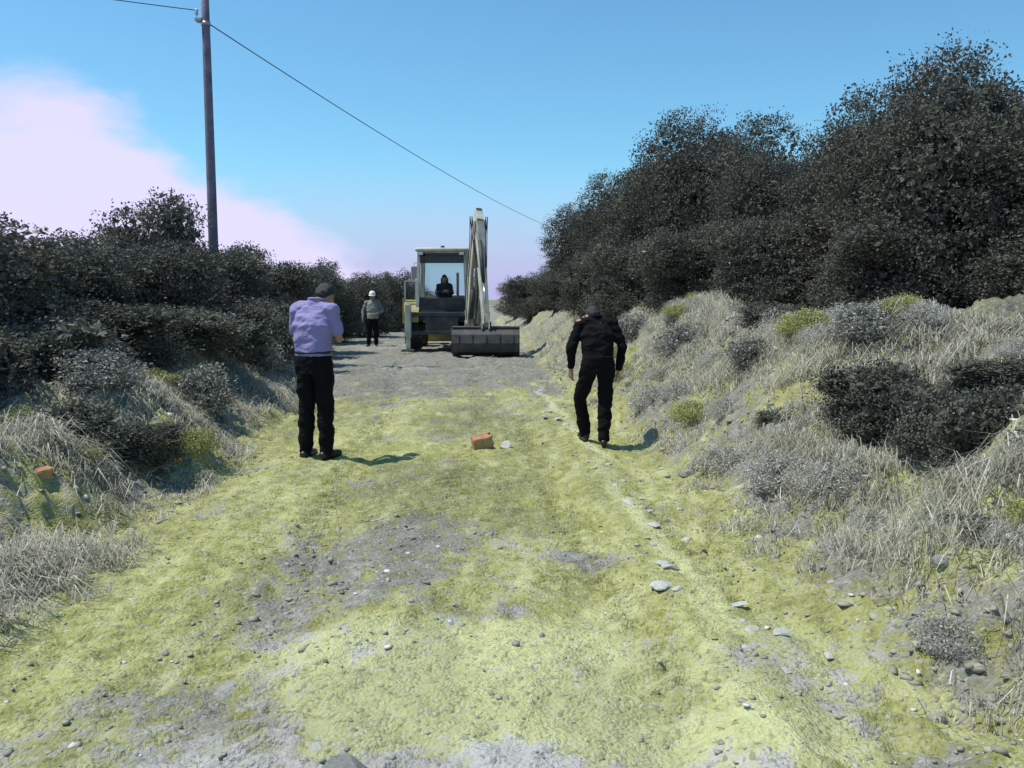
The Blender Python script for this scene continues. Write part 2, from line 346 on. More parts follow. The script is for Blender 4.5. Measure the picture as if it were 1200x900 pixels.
# ------------------------------------------------------------------ FOLIAGE
def quads(P, D, S, ln, wd):
    """leaf quads at P pointing D with side S: pointed rhombs folded a little"""
    n = len(P); a = P; b = P + D * ln[:, None] * .5 + S * wd[:, None] * .5; c = P + D * ln[:, None]; d = P + D * ln[:, None] * .5 - S * wd[:, None] * .5
    V = np.stack([a, b, c, d], 1).reshape(-1, 3); F = np.arange(4 * n).reshape(n, 4); return V, F
def unit(n): v = rng.normal(size=(n, 3)); return v / np.linalg.norm(v, axis=1)[:, None]
def crown_mesh(name, r, z0, z1, lobes, nclump, nleaf, leaf, spread=.24, inner=2500):
    """leaf clumps on the skins of several overlapping lobes"""
    h = (z1 - z0); cz = (z0 + z1) / 2; L = []
    for i in range(lobes):
        a = rng.uniform(0, 2 * math.pi); rad = rng.uniform(.15, .62) * r; zz = rng.uniform(-.30, .36) * h
        s = rng.uniform(.30, .52)
        L.append((rad * math.cos(a), rad * math.sin(a), cz + zz, s * r * 1.05, s * h * .62))
    L.append((0, 0, cz - .1 * h, .72 * r, .42 * h)); L.append((r * .1, 0, z1 - .30 * h, .4 * r, .30 * h)); L.append((0, 0, z0 + .22 * h, .8 * r, .24 * h))
    L = np.array(L); w = L[:, 3] * (L[:, 3] + L[:, 4]); k = rng.choice(len(L), nclump, p=w / w.sum()); d = unit(nclump)
    rr = rng.uniform(.72, 1.04, nclump) ** .8
    C = L[k, :3] + d * np.stack([L[k, 3], L[k, 3], L[k, 4]], 1) * rr[:, None]
    # keep only clumps that are not deep inside another lobe
    q = np.ones(nclump, bool)
    for l in L:
        e = ((C[:, 0] - l[0]) / l[3]) ** 2 + ((C[:, 1] - l[1]) / l[3]) ** 2 + ((C[:, 2] - l[2]) / l[4]) ** 2
        q &= e > .40
    C = C[q]; C = C[C[:, 2] > z0 - .1]
    cs = rng.uniform(.55, 1.25, len(C)) * spread
    P = np.repeat(C, nleaf, 0) + np.clip(rng.normal(size=(len(C) * nleaf, 3)), -1.45, 1.45) * np.repeat(cs, nleaf)[:, None] * np.array([1, 1, .62])
    # sprigs that poke out
    D = unit(len(P)) + (P - np.repeat(C, nleaf, 0)) * 2 + np.array([0, 0, .35]); D /= np.linalg.norm(D, axis=1)[:, None]
    S = np.cross(D, unit(len(P))); S /= np.linalg.norm(S, axis=1)[:, None] + 1e-9
    ln = rng.uniform(.7, 1.2, len(P)) * leaf; V1, F1 = quads(P, D, S, ln, ln * rng.uniform(.42, .65, len(P)))
    k = rng.choice(len(L), inner); Pi = L[k, :3] + unit(inner) * np.stack([L[k, 3], L[k, 3], L[k, 4]], 1) * rng.uniform(.2, .82, inner)[:, None]
    Di = unit(inner); Si = np.cross(Di, unit(inner)); Si /= np.linalg.norm(Si, axis=1)[:, None] + 1e-9
    li = rng.uniform(1.3, 3.0, inner) * leaf; V2, F2 = quads(Pi, Di, Si, li, li * .7)
    return np_mesh(name, np.concatenate([V1, V2]), np.concatenate([F1, F2 + len(V1)]))
BARK = simple('bark', (.075, .068, .06), .95, var=.4, scale=14, bump=.6)
def trunk_mb(h, r, zc, spread, limbs, base=.09):
    t = MB(); bx, by = rng.uniform(-.1, .1, 2)
    pts = [(0, 0, -.35), (bx * .3, by * .3, h * .12), (bx, by, h * .35), (bx * 2, by * 1.4, h * .6), (bx * 1.5, by * 2.2, h * .88)]
    t.tube(pts, [base * 1.5, base * 1.05, base * .85, base * .55, base * .12], 9)
    for i in range(limbs):
        a = i * 2.4 + rng.uniform(-.4, .4); f = rng.uniform(.12, .6); s = Vector(pts[1]).lerp(Vector(pts[3]), f)
        e = Vector((math.cos(a) * spread * rng.uniform(.6, .95), math.sin(a) * spread * rng.uniform(.6, .95), s.z + h * rng.uniform(.2, .42)))
        mid = s.lerp(e, .5) + Vector((0, 0, rng.uniform(-.08, .2)))
        rr = base * (.6 - .35 * f); t.tube([s, s.lerp(mid, .5), mid, e], [rr, rr * .8, rr * .6, rr * .15], 6)
        for j in range(3):
            e2 = mid + Vector(rng.normal(size=3)) * spread * .3 + Vector((0, 0, .1 * h)); t.tube([mid.lerp(e, .1 * j), (mid + e2) / 2 + Vector((0, 0, .05)), e2], [rr * .4, rr * .25, rr * .07], 5)
    return t
LEAF_A = leaf_mat('evergreen oak leaves', (.080, .080, .062), (.135, .135, .105), pale_at=.99)
LEAF_B = leaf_mat('grey scrub leaves', (.080, .080, .062), (.22, .22, .175), pale_at=.985)
LEAF_C = leaf_mat('dark scrub leaves', (.082, .082, .063), (.15, .15, .118), pale_at=.99)
LEAF_D = leaf_mat('dry grey shrub leaves', (.13, .13, .11), (.34, .34, .29), pale=(.52, .52, .46), pale_at=.90)
# prototypes: r 2, from 0 to 4.2 high (trees); r 1.2, 0 to 2 (shrubs)
PROTO = {}
def proto(key, kind, r, h, lobes, nclump, nleaf, leaf, lmat, base, inner=2500, spread=.24, zlow=.15):
    cm = crown_mesh('crown', r, zlow, h, lobes, nclump, nleaf, leaf, spread, inner); cm.materials.append(lmat)
    tm = trunk_mb(h, r, h * .6, r * .7, 7, base).mesh('trunk'); tm.materials.append(BARK)
    co = np.empty(len(cm.vertices) * 3, np.float32); cm.vertices.foreach_get('co', co); co = co.reshape(-1, 3)
    PROTO[key] = (kind, float(np.percentile(np.hypot(co[:, 0], co[:, 1]), 97)), float(np.percentile(co[:, 2], 99.3)), cm, tm)
for i, k in enumerate(('tree1', 'tree2', 'tree3')):
    proto(k, 'evergreen_tree', 2.0, 4.2, 17, 2300, 56, .060, LEAF_A, .10, 9000, .155)
proto('bush1', 'scrub_bush', 1.25, 2.2, 11, 1100, 46, .052, LEAF_C, .05, 5000, .115, .05)
proto('bush2', 'scrub_bush', 1.25, 2.2, 11, 1100, 46, .052, LEAF_C, .05, 5000, .115, .05)
proto('bush3', 'scrub_bush', 1.25, 2.2, 11, 1100, 46, .055, LEAF_B, .05, 5000, .115, .05)
proto('low1', 'low_shrub', .55, .75, 8, 330, 40, .040, LEAF_B, .02, 1800, .075, .0)
proto('low2', 'low_shrub', .55, .75, 8, 420, 40, .036, LEAF_C, .02, 2400, .070, .0)
proto('dry1', 'dry_shrub', .50, .60, 8, 260, 34, .040, LEAF_D, .018, 350, .08, .0)
def plant(key, x, y, top, rad, label, cat, group, rz=None, sink=.1):
    kind, r, h, cm, tm = PROTO[key]; z = gz(x, y) - sink; top = max(top, z + h * rad / r * (.45 if kind in ('low_shrub', 'weed_clump') else .6))
    o = empty(kind, (x, y, z), rz if rz is not None else rng.uniform(0, 6.28))
    s = rad / r; o.scale = (s, s * rng.uniform(.95, 1.08), (top - z) / h)
    tag(o, label, cat, group)
    a = link('crown', cm, None, o); b = link('trunk', tm, None, o); return o
G = 'evergreen trees on the right bank'
for (k, x, y, top, rad, lab) in (
    ('tree1', 6.15, 12.3, 5.05, 1.75, 'tallest dark tree at the upper right, its crown the highest point of the treeline'),
    ('tree2', 7.6, 11.2, 4.35, 1.8, 'dark evergreen cut off by the right edge of the picture, high above the bank'),
    ('tree3', 5.75, 14.6, 4.65, 1.5, 'dark tree just left of the tallest one, slightly lower crown'),
    ('tree1', 5.4, 18.5, 4.85, 1.5, 'dark tree filling the dip between the tallest tree and the rounded big one'),
    ('tree2', 5.0, 21.0, 5.95, 2.1, 'big rounded dark tree in the middle of the right treeline'),
    ('tree3', 4.15, 25.0, 5.65, 2.0, 'dark tree left of the big rounded one, above the man in black'),
    ('tree1', 3.9, 31.0, 5.75, 2.1, 'third tree from the far end of the right treeline, sloping left side'),
    ('tree2', 3.35, 37.0, 5.45, 1.9, 'second to last tree of the right treeline beside the open sky'),
    ('tree3', 2.9, 45.0, 3.9, 1.7, 'low tree ending the right treeline, beyond the digging arm'),
    ('tree3', 7.9, 14.3, 4.5, 2.0, 'dark tree in the second row behind the tallest tree'),
    ('tree1', 8.0, 18.5, 4.5, 2.2, 'dark tree in the second row behind the dip of the treeline'),
    ('tree2', 7.5, 23.5, 5.2, 2.3, 'dark tree in the second row behind the big rounded tree')):
    plant(k, x, y, top, rad, lab, 'tree', G)
plant('tree1', 8.6, 8.6, 3.7, 1.9, 'dark evergreen at the right edge above the pale ridge, nearest of the trees', 'tree', G)
G = 'dark bushes skirting the right treeline'
for (k, x, y, top, rad, lab) in (
    ('bush1', 6.6, 10.6, 2.75, 1.1, 'dark bush under the tallest tree, right of the straw topped ridge'),
    ('bush2', 5.3, 12.0, 2.9, 1.15, 'dark bush behind the straw topped ridge on the right bank'),
    ('bush1', 4.35, 14.0, 2.9, 1.1, 'dark bush hanging over the bank right of the grey earth face'),
    ('bush2', 3.75, 17.5, 3.0, 1.2, 'dark bush on the bank top above the pale earth face'),
    ('bush1', 3.05, 21.0, 3.0, 1.2, 'dark bush just behind the man in black'),
    ('bush2', 2.45, 26.0, 2.9, 1.2, 'dark bush at the bank top left of the man in black'),
    ('bush1', 1.75, 33.0, 2.5, 1.1, 'dark bush beyond the bucket at the right road edge'),
    ('bush2', 1.1, 40.0, 2.7, 1.3, 'small far bush at the foot of the last right tree'),
    ('bush1', 0.55, 48.0, 2.5, 1.5, 'farthest low bush right of the digging arm'),
    ('bush2', 6.9, 8.9, 2.3, 1.1, 'dark bush at the right edge behind the pale ridge')):
    plant(k, x, y, top, rad, lab, 'bush', G)
G = 'scrub bushes along the left bank'
for (k, x, y, top, rad, lab) in (
    ('bush1', -5.9, 9.2, 2.35, 1.25, 'dark bush cut off by the left edge of the picture'),
    ('bush2', -5.75, 11.0, 2.3, 1.15, 'dark bush second from the left edge with a level top'),
    ('bush3', -7.3, 16.9, 3.45, 1.35, 'lighter grey rounded bush rising highest on the left, left of the pole'),
    ('bush1', -5.8, 13.2, 2.45, 1.3, 'dark bush in front of the lighter rounded one'),
    ('bush2', -6.1, 16.4, 2.6, 1.3, 'dark bush right in front of the utility pole'),
    ('bush3', -6.3, 19.8, 2.7, 1.2, 'greyish bush just right of the utility pole'),
    ('bush1', -5.9, 20.5, 2.4, 1.2, 'dark bush left of the man in the lilac shirt'),
    ('bush2', -6.3, 25.0, 2.55, 1.3, 'dark bush behind the man in the lilac shirt'),
    ('bush3', -7.0, 29.5, 2.80, 1.2, 'grey bush top showing above the head of the man in the lilac shirt'),
    ('bush1', -6.6, 31.5, 2.35, 1.3, 'dark bush left of the worker in the white helmet'),
    ('bush2', -6.4, 36.0, 2.55, 1.4, 'dark bush right behind the worker in the white helmet'),
    ('bush1', -5.9, 42.0, 2.85, 1.3, 'far dark bush just left of the loader'),
    ('bush2', -5.6, 50.0, 2.3, 1.4, 'farthest dark bush seen beside the cab of the loader'),
    ('bush2', -7.6, 12.6, 2.55, 1.4, 'dark bush in the second row near the left edge'),
    ('bush1', -8.6, 22.5, 2.9, 1.5, 'dark bush in the second row behind the pole')):
    plant(k, x, y, top, rad, lab, 'bush', G)
G = 'low grey shrubs in front of the left scrub'
for (k, x, y, top, rad, lab) in (
    ('low2', -4.9, 7.5, 1.42, .75, 'low dark shrub at the left edge below the big bush'),
    ('low1', -4.55, 8.7, 1.40, .75, 'low grey shrub right of the darkest one at the left edge'),
    ('low2', -4.65, 10.2, 1.55, .80, 'low shrub in the middle of the left bank, second row'),
    ('low1', -4.35, 11.6, 1.45, .75, 'low grey shrub above the rubble slope left of the man in lilac'),
    ('low2', -4.55, 13.3, 1.55, .80, 'low dark shrub two metres behind the rubble slope'),
    ('low1', -4.6, 15.5, 1.50, .80, 'low grey shrub just left of the shoulder of the man in lilac'),
    ('low2', -5.0, 18.5, 1.6, .9, 'low dark shrub beyond the man in lilac'),
    ('low1', -5.6, 23.0, 1.55, .9, 'low grey shrub right of the man in lilac'),
    ('low1', -3.5, 6.8, .78, .42, 'small grey shrub standing alone low on the left bank'),
    ('low2', -3.15, 7.2, .55, .34, 'small dark shrub low on the left bank at the road edge')):
    plant(k, x, y, top, rad, lab, 'shrub', G, sink=.06)
G = 'dark shrubs clinging to the right bank'
for (k, x, y, top, rad, lab) in (
    ('low2', 2.85, 6.75, 1.10, .40, 'dark shrub in the hollow below the straw topped ridge'),
    ('low1', 3.0, 6.2, .98, .30, 'greyish shrub filling the middle of the hollow'),
    ('low2', 3.15, 5.70, 1.00, .38, 'dark shrub just above the pale mound at the right edge'),
    ('low2', 3.5, 6.15, 1.08, .36, 'dark shrub at the right edge between the two pale mounds'),
    ('low1', 2.35, 4.2, .42, .20, 'small grey shrub near the bottom right, in front of the mound'),
    ('low2', 3.35, 10.7, 1.55, .45, 'small dark shrub left of the straw topped ridge'),
    ('low1', 2.35, 7.4, .50, .24, 'tiny grey shrub in the middle of the right slope')):
    plant(k, x, y, top, rad, lab, 'shrub', G, sink=.06)
G = 'dry pale shrubs on the banks'
for (x, y, top, rad, lab) in (
    (3.15, 7.55, 1.45, .36, 'pale dry shrub hanging at the lip of the straw topped ridge'),
    (2.65, 9.3, 1.05, .36, 'pale dry shrub half way up the right bank'),
    (3.2, 4.7, 1.00, .34, 'pale dry shrub on the mound at the right edge'),
    (2.35, 12.0, 1.25, .42, 'pale dry shrub on the slope right of the man in black'),
    (-3.55, 9.6, .85, .42, 'pale dry shrub on the rubble slope left of the man in lilac'),
    (-4.3, 14.2, 1.05, .50, 'pale dry shrub behind the left hip of the man in lilac'),
    (-3.9, 8.1, .95, .42, 'pale dry shrub in the middle of the left slope'),
    (2.2, 15.5, 1.3, .5, 'pale dry shrub behind the man in black')):
    plant('dry1', x, y, top, rad, lab, 'shrub', G, sink=.05)

# weed clumps scattered over the slopes, one by one
LEAF_E = leaf_mat('yellowish weed leaves', (.24, .25, .085), (.48, .49, .18), pale=(.55, .55, .35), pale_at=.93)
LEAF_F = leaf_mat('bleached weed leaves', (.34, .33, .29), (.60, .585, .52), pale=(.74, .73, .68), pale_at=.90, transl=.35)
proto('weedy', 'weed_clump', .32, .30, 8, 260, 34, .022, LEAF_E, .008, 120, .05, .0)
proto('weedp', 'weed_clump', .32, .30, 8, 230, 34, .022, LEAF_F, .008, 100, .055, .0)
wr_ = random.Random(11)
for i in range(88):
    right = i % 5 < 3; y = 3.4 + 13 * wr_.random() ** 1.3; of = wr_.uniform(.35, 2.7); yel = wr_.random() < .30
    x = float(xr(y)) + of if right else float(xl(y)) - of
    if right and abs(x - 2.9) < .5 and abs(y - 6.3) < .7: continue
    rad = wr_.uniform(.13, .32) * (.55 if y < 5.8 else 1); z = gz(x, y)
    plant('weedy' if yel else 'weedp', x, y, z + rad * wr_.uniform(.5, .8), rad,
          ('yellow green' if yel else 'pale bleached') + ' weed clump growing on the slope of the ' + ('right' if right else 'left') + ' bank', 'weed',
          ('yellow green' if yel else 'pale bleached') + ' weed clumps on the ' + ('right' if right else 'left') + ' bank', sink=.04)
# ------------------------------------------------------------------ DRY GRASS, GRAVEL, TWIGS (uncountable)
def onoff(x, y):
    return np.maximum(x - xr(y), xl(y) - x)
def dry_grass():
    n = 9000
    y = 3 + 27 * rng.random(n) ** 1.6; side = rng.random(n) < .55
    off = .15 + 3.3 * rng.random(n) ** .8
    x = np.where(side, xr(y) + off, xl(y) - off)
    keep = fbm(x * 1.6, y * 1.4, 91) + rng.normal(size=n) * .04 > .54
    keep |= (off > 1.6) & (off < 2.8) & (rng.random(n) < .22) & (fbm(x * .8, y * .8, 95) > .47)
    x, y, off = x[keep], y[keep], off[keep]
    for (cx, cy, rx, ry, k) in ((3.3, 7.75, .75, .45, 240), (2.85, 4.6, .5, .45, 150), (3.9, 6.9, .5, .35, 150), (2.6, 9.6, .5, .9, 160), (2.4, 12.5, .6, 1.8, 200), (-3.5, 8.6, .5, .8, 170), (-3.6, 11.8, .6, 1.6, 220), (-3.3, 6.3, .4, .5, 90), (-2.75, 4.7, .35, .6, 110), (-2.6, 3.9, .2, .4, 40), (2.2, 4.3, .35, .6, 60), (2.3, 6.0, .4, 1.0, 90)):
        x = np.append(x, cx + rng.normal(size=k) * rx * .5); y = np.append(y, cy + rng.normal(size=k) * ry * .5); off = np.append(off, np.full(k, 2.))
    n = len(x); z = ground_z(x, y)
    B = 26; X = np.repeat(x, B); Y = np.repeat(y, B); Z = np.repeat(z, B); m = n * B
    X = X + rng.normal(size=m) * .06; Y = Y + rng.normal(size=m) * .06; Z = ground_z(X, Y, False) - .01
    hgt = np.repeat(rng.uniform(.04, .13, n) * (1 + .5 * (off > 1.5)), B) * rng.uniform(.5, 1.2, m)
    a = rng.uniform(0, 6.28, m); lean = rng.uniform(.3, 1.2, m)
    down = np.where(X > 0, -1, 1) * rng.uniform(.1, .8, m)
    dx = np.cos(a) * lean * hgt + down * hgt; dy = np.sin(a) * lean * hgt
    wx, wy = -np.sin(a) * .0026, np.cos(a) * .0026
    wx = wx * (1 + Y * .06); wy = wy * (1 + Y * .06)
    P0 = np.stack([X - wx, Y - wy, Z], 1); P1 = np.stack([X + wx, Y + wy, Z], 1)
    M0 = np.stack([X + dx * .4 - wx * .8, Y + dy * .4 - wy * .8, Z + hgt * .7], 1); M1 = np.stack([X + dx * .4 + wx * .8, Y + dy * .4 + wy * .8, Z + hgt * .7], 1)
    droop = rng.uniform(-1.1, .1, m) * hgt
    T = np.stack([X + dx, Y + dy, Z + hgt * .75 + droop], 1); T2 = T + np.stack([wx, wy, wy * 0], 1) * .4
    V = np.stack([P0, P1, M1, M0, T2, T], 1).reshape(-1, 3); i = np.arange(m) * 6
    F = np.concatenate([np.stack([i, i + 1, i + 2, i + 3], 1), np.stack([i + 3, i + 2, i + 4, i + 5], 1)])
    me = np_mesh('dry_grass', V, F)
    g = link('dry_grass', me, leaf_mat('straw', (.24, .235, .18), (.56, .55, .44), (.70, .69, .60), .90, .3)); tag(g, 'dry straw coloured grass tufts over both earth banks', 'grass', None, 'stuff')
dry_grass()
ROCKM = simple('limestone', (.27, .27, .245), .92, var=.35, scale=6, bump=.5)
ROCKP = simple('chalky stone', (.46, .46, .42), .9, var=.22, scale=9, bump=.4)
def rock_mesh(name, seed, flat=.65, sub=3, sharp=.5):
    r = random.Random(seed); bm = bmesh.new(); bmesh.ops.create_icosphere(bm, subdivisions=sub, radius=.5)
    planes = []
    for i in range(9):
        n = Vector((r.gauss(0, 1), r.gauss(0, 1), r.gauss(0, .8))).normalized(); planes.append((n, r.uniform(.20, .36)))
    for v in bm.verts:
        for n, d in planes:
            e = v.co.dot(n) - d
            if e > 0: v.co -= n * e * .92
        p = v.co * 6; k = math.sin(p.x * 1.3 + seed) * math.sin(p.y * 1.7 + seed * 2) * math.sin(p.z * 1.5 + seed * .7)
        v.co *= 1 + .07 * k + r.uniform(-.02, .02)
        v.co.z *= flat
    me = bpy.data.meshes.new(name); bm.to_mesh(me); bm.free(); return me
def gravel():
    bm = bmesh.new(); bmesh.ops.create_icosphere(bm, subdivisions=1, radius=.5); bm.verts.ensure_lookup_table()
    bv = np.array([v.co[:] for v in bm.verts]); bf = np.array([[v.index for v in f.verts] for f in bm.faces]); bm.free()
    n = 22000
    y = 2.1 + 20 * rng.random(n) ** 1.9; x = rng.uniform(-4.6, 4.4, n) * (.55 + .45 * np.clip(y / 8, 0, 1))
    o = onoff(x, y)
    d = .22 + 1.6 * ell(x, y, -.85, 5.3, .8, 1.2, 4) + .6 * ell(x, y, -1.45, 3.6, .4, .7, 14) + .6 * (np.abs(o) < .35) + .5 * (o > .2) + .5 * ell(x, y, .9, 5, .3, 3, 8)
    k = rng.random(n) < d * (.25 + 1.2 * sstep(.4, .6, fbm(x * 2, y * 2, 111))); x, y, o = x[k], y[k], o[k]; n = len(x)
    s = .006 + .026 * rng.random(n) ** 4; s = s * (1 + 1.0 * (o > .1)) * (1 + .6 * ell(x, y, -.85, 5.3, .8, 1.2, 4)) * (1 + .03 * y)
    z = ground_z(x, y)
    ang = rng.uniform(0, 6.28, n); sc = rng.uniform(.6, 1.2, (n, 3)) * s[:, None] * np.array([1.3, 1, .55])
    J = 1 + rng.uniform(-.42, .42, (n, len(bv), 1)); P = bv[None] * J * sc[:, None, :]
    c, si = np.cos(ang)[:, None], np.sin(ang)[:, None]
    X = P[:, :, 0] * c - P[:, :, 1] * si + x[:, None]; Y = P[:, :, 0] * si + P[:, :, 1] * c + y[:, None]; Z = P[:, :, 2] + (z + s * .02)[:, None]
    V = np.stack([X, Y, Z], 2).reshape(-1, 3); F = (bf[None] + (np.arange(n) * len(bv))[:, None, None]).reshape(-1, 3)
    me = np_mesh('gravel', V, F)
    m = leaf_mat('grit', (.17, .168, .13), (.44, .43, .34), (.62, .61, .55), .93, .0)
    g = link('gravel', me, m); tag(g, 'loose grit and small stones strewn over road and banks', 'gravel', None, 'stuff')
gravel()
def twigs():
    t = MB(); n = 0
    for _ in range(420):
        left = random.random() < .5; y = random.uniform(4.5, 15); off = random.uniform(.3, 2.7)
        x = float(xr(y)) + off if not left else float(xl(y)) - off
        z = gz(x, y); a = random.uniform(0, 6.28); l = random.uniform(.10, .40); p = Vector((x, y, z + .02)); pts = [p]
        for i in range(3):
            a += random.uniform(-.5, .5); p = p + Vector((math.cos(a) * l / 3, math.sin(a) * l / 3, 0)); p.z = gz(p.x, p.y) + random.uniform(.015, .06); pts.append(p)
        r = random.uniform(.003, .007); t.tube(pts, [r, r * .9, r * .7, r * .3], 4)
    o = t.build('dead_twigs', simple('dead wood', (.40, .38, .34), .9, var=.3)); tag(o, 'bleached dead twigs littering the banks', 'twigs', None, 'stuff')
twigs()
# rocks: one by one
RM = [rock_mesh('rock', s) for s in (1, 5, 9, 14)]
for m in RM: m.materials.append(ROCKM)
PM = [rock_mesh('pale_stone', s, .42) for s in (21, 25, 29)]
for m in PM: m.materials.append(ROCKP)
def rock(me, name, x, y, s, label, group, cat='rock', flat=1):
    o = link(name, me); o.location = (x, y, gz(x, y) + s * .05); o.rotation_euler = (random.uniform(-.3, .3), random.uniform(-.3, .3), random.uniform(0, 6.28))
    o.scale = (s, s * random.uniform(.7, 1), s * random.uniform(.6, .95) * flat); tag(o, label, cat, group); return o
rs = random.Random(3)
for i in range(30):
    y = rs.uniform(3.6, 16); o_ = rs.uniform(.15, 2.5); rock(RM[i % 4], 'rock', float(xr(y)) + o_, y, rs.uniform(.08, .19), 'grey limestone rock lying on the slope of the right bank', 'rocks on the right bank')
for i in range(26):
    y = rs.uniform(4.5, 17); o_ = rs.uniform(.15, 2.2); rock(RM[(i + 1) % 4], 'rock', float(xl(y)) - o_, y, rs.uniform(.08, .19), 'grey limestone rock lying on the slope of the left bank', 'rocks on the left bank')
for i in range(38):
    y = 3.5 + 9 * (i / 38) ** 1.3 + rs.uniform(-.12, .12); x = 1.06 - .052 * (y - 4) + rs.gauss(0, .12) + .12 * math.sin(y * 2.1)
    rock(PM[i % 3], 'pale_stone', x, y, rs.choice((.045, .06, .07, .09, .12)) * (1 + .04 * y), 'whitish flat stone in the line of stones down the right wheel track', 'pale stones along the right wheel track', 'stone')
for i in range(14):
    y = rs.uniform(3.2, 9); rock(RM[i % 4], 'stone', rs.uniform(-1.8, .5), y, rs.uniform(.03, .055), 'small grey stone lying loose on the open road surface', 'small stones on the road', 'stone')
o = link('boulder', RM[1].copy()); o.data.materials.clear(); o.data.materials.append(simple('dark stone', (.20, .20, .19), .9, var=.3, scale=10, bump=.5))
o.location = (-.545, 2.665, gz(-.545, 2.665) + .02); o.scale = (.27, .22, .16); tag(o, 'dark grey stone half cut off by the bottom edge of the picture', 'stone')

# ------------------------------------------------------------------ broken brick, crushed bottle
BRICK = simple('orange clay', (.44, .20, .11), .9, var=.35, scale=16, bump=.8, dust=(.42, .33, .17))
def brick(name, x, y, s, rz, label):
    r = random.Random(int(x * 100)); bm = bmesh.new(); bmesh.ops.create_cube(bm, size=1)
    for v in bm.verts: v.co = Vector((v.co.x * .22 * s, v.co.y * .14 * s, v.co.z * .15 * s))
    bmesh.ops.bevel(bm, geom=list(bm.edges), offset=.006, segments=2, affect='EDGES')
    bmesh.ops.subdivide_edges(bm, edges=[e for e in bm.edges if e.calc_length() > .03], cuts=5, use_grid_fill=True)
    for v in bm.verts:
        if v.co.x > .05 * s: v.co.x = .05 * s + (v.co.x - .05 * s) * (.5 + .5 * math.sin(v.co.y * 60) * math.cos(v.co.z * 50))
        v.co += Vector((r.uniform(-.002, .002), r.uniform(-.002, .002), r.uniform(-.002, .002)))
    me = bpy.data.meshes.new(name); bm.to_mesh(me); bm.free(); o = link(name, me, BRICK)
    o.location = (x, y, gz(x, y) + .055 * s); o.rotation_euler = (.22, -.16, rz); tag(o, label, 'brick'); return o
brick('broken_brick', -.31, 9.05, 1.05, .25, 'orange broken brick lying in the middle of the road')
brick('brick_fragment', -3.25, 5.85, .55, .8, 'small orange brick fragment low on the left bank')
o = rock(PM[0], 'pale_stone', -.08, 9.08, .22, 'whitish lump of stone just right of the orange brick', None, 'stone'); o.scale = (.2, .16, .3)

# ------------------------------------------------------------------ UTILITY POLE + wires
WOOD = simple('weathered pole wood', (.16, .145, .185), .85, var=.3, scale=5, bump=.4)
STEEL = simple('galvanised steel', (.35, .36, .38), .45, .8, var=.1)
BLACK = simple('black cable', (.03, .035, .04), .6, var=.1)
PORC = simple('porcelain', (.5, .5, .48), .3, var=.1)
def pole(x, y, label, hgt=9.6, rz=0):
    z = gz(x, y); r = empty('utility_pole', (x, y, z), rz); tag(r, label, 'utility pole', 'poles carrying the overhead wire')
    MB().tube([(0, 0, -.4), (0, 0, 3), (0, 0, 6), (0, 0, hgt)], [.115, .105, .092, .075], 16).build('shaft', WOOD, r, True)
    b = MB().box((-.22, -.10, 7.83 - z), (-.06, .10, 7.90 - z), .006); b.tube([(-.2, 0, 7.88 - z), (-.2, 0, 8.12 - z)], .012, 8); b.build('bracket', STEEL, r)
    MB().tube([(-.2, 0, 7.98 - z), (-.2, 0, 8.01 - z), (-.2, 0, 8.04 - z), (-.2, 0, 8.07 - z), (-.2, 0, 8.12 - z)], [.03, .045, .028, .045, .02], 12).build('insulator', PORC, r, True)
    MB().tube([(0, 0, 7.74 - z), (0, 0, 7.82 - z)], .105, 16).build('clamp_band', STEEL, r, True)
    return r
pole(-6.92, 20.0, 'tall weathered utility pole rising from the left scrub, running out of the picture')
pole(5.0, 75, 'distant utility pole at the far end of the sagging overhead wire', 8.5)
def wire(a, b, sag, label, r=.011):
    a = Vector(a); b = Vector(b); pts = []
    for i in range(41):
        t = i / 40; p = a.lerp(b, t); p.z -= sag * 4 * t * (1 - t); pts.append(p)
    o = MB().tube(pts, r, 6).build('overhead_wire', BLACK, None, True); tag(o, label, 'cable', 'overhead wire spans')
wire((-6.84, 20, 7.78), (5.0, 75, 7.2), .55, 'black overhead wire sagging from the pole towards the far treeline', .013)
wire((-7.12, 20, 8.08), (-20, 12.6, 8.5), .25, 'black overhead wire leaving the pole to the upper left', .010)

# ------------------------------------------------------------------ ORGANIC BODIES (voxel-joined)
def ball(c, r, M=None):
    bm = bmesh.new(); bmesh.ops.create_icosphere(bm, subdivisions=3, radius=1)
    M = M or Matrix.Identity(4); c = Vector(c)
    vs = [M @ (c + Vector((v.co.x * r[0], v.co.y * r[1], v.co.z * r[2]))) for v in bm.verts]; fs = [[v.index for v in f.verts] for f in bm.faces]; bm.free(); return vs, fs
def capsule(p, rp, q, rq, fy=1, n=18):
    """tapered limb with round ends; fy squeezes its depth"""
    p = Vector(p); q = Vector(q); t = (q - p).normalized(); u = t.orthogonal().normalized(); w = t.cross(u); rings = []
    for a in (85, 60, 35, 12): rings.append((p - t * rp * math.sin(R(a)), rp * math.cos(R(a))))
    rings.append((p, rp)); rings.append((p.lerp(q, .5), (rp + rq) / 2)); rings.append((q, rq))
    for a in (12, 35, 60, 85): rings.append((q + t * rq * math.sin(R(a)), rq * math.cos(R(a))))
    vs = []; fs = []
    for c, r in rings:
        for k in range(n):
            a = 2 * math.pi * k / n; d = (u * math.cos(a) + w * math.sin(a)) * r; d.y *= fy; vs.append(c + d)
    for i in range(len(rings) - 1):
        for k in range(n): fs.append((i * n + k, i * n + (k + 1) % n, (i + 1) * n + (k + 1) % n, (i + 1) * n + k))
    fs.append(tuple(range(n - 1, -1, -1))); fs.append(tuple((len(rings) - 1) * n + k for k in range(n)))
    return vs, fs
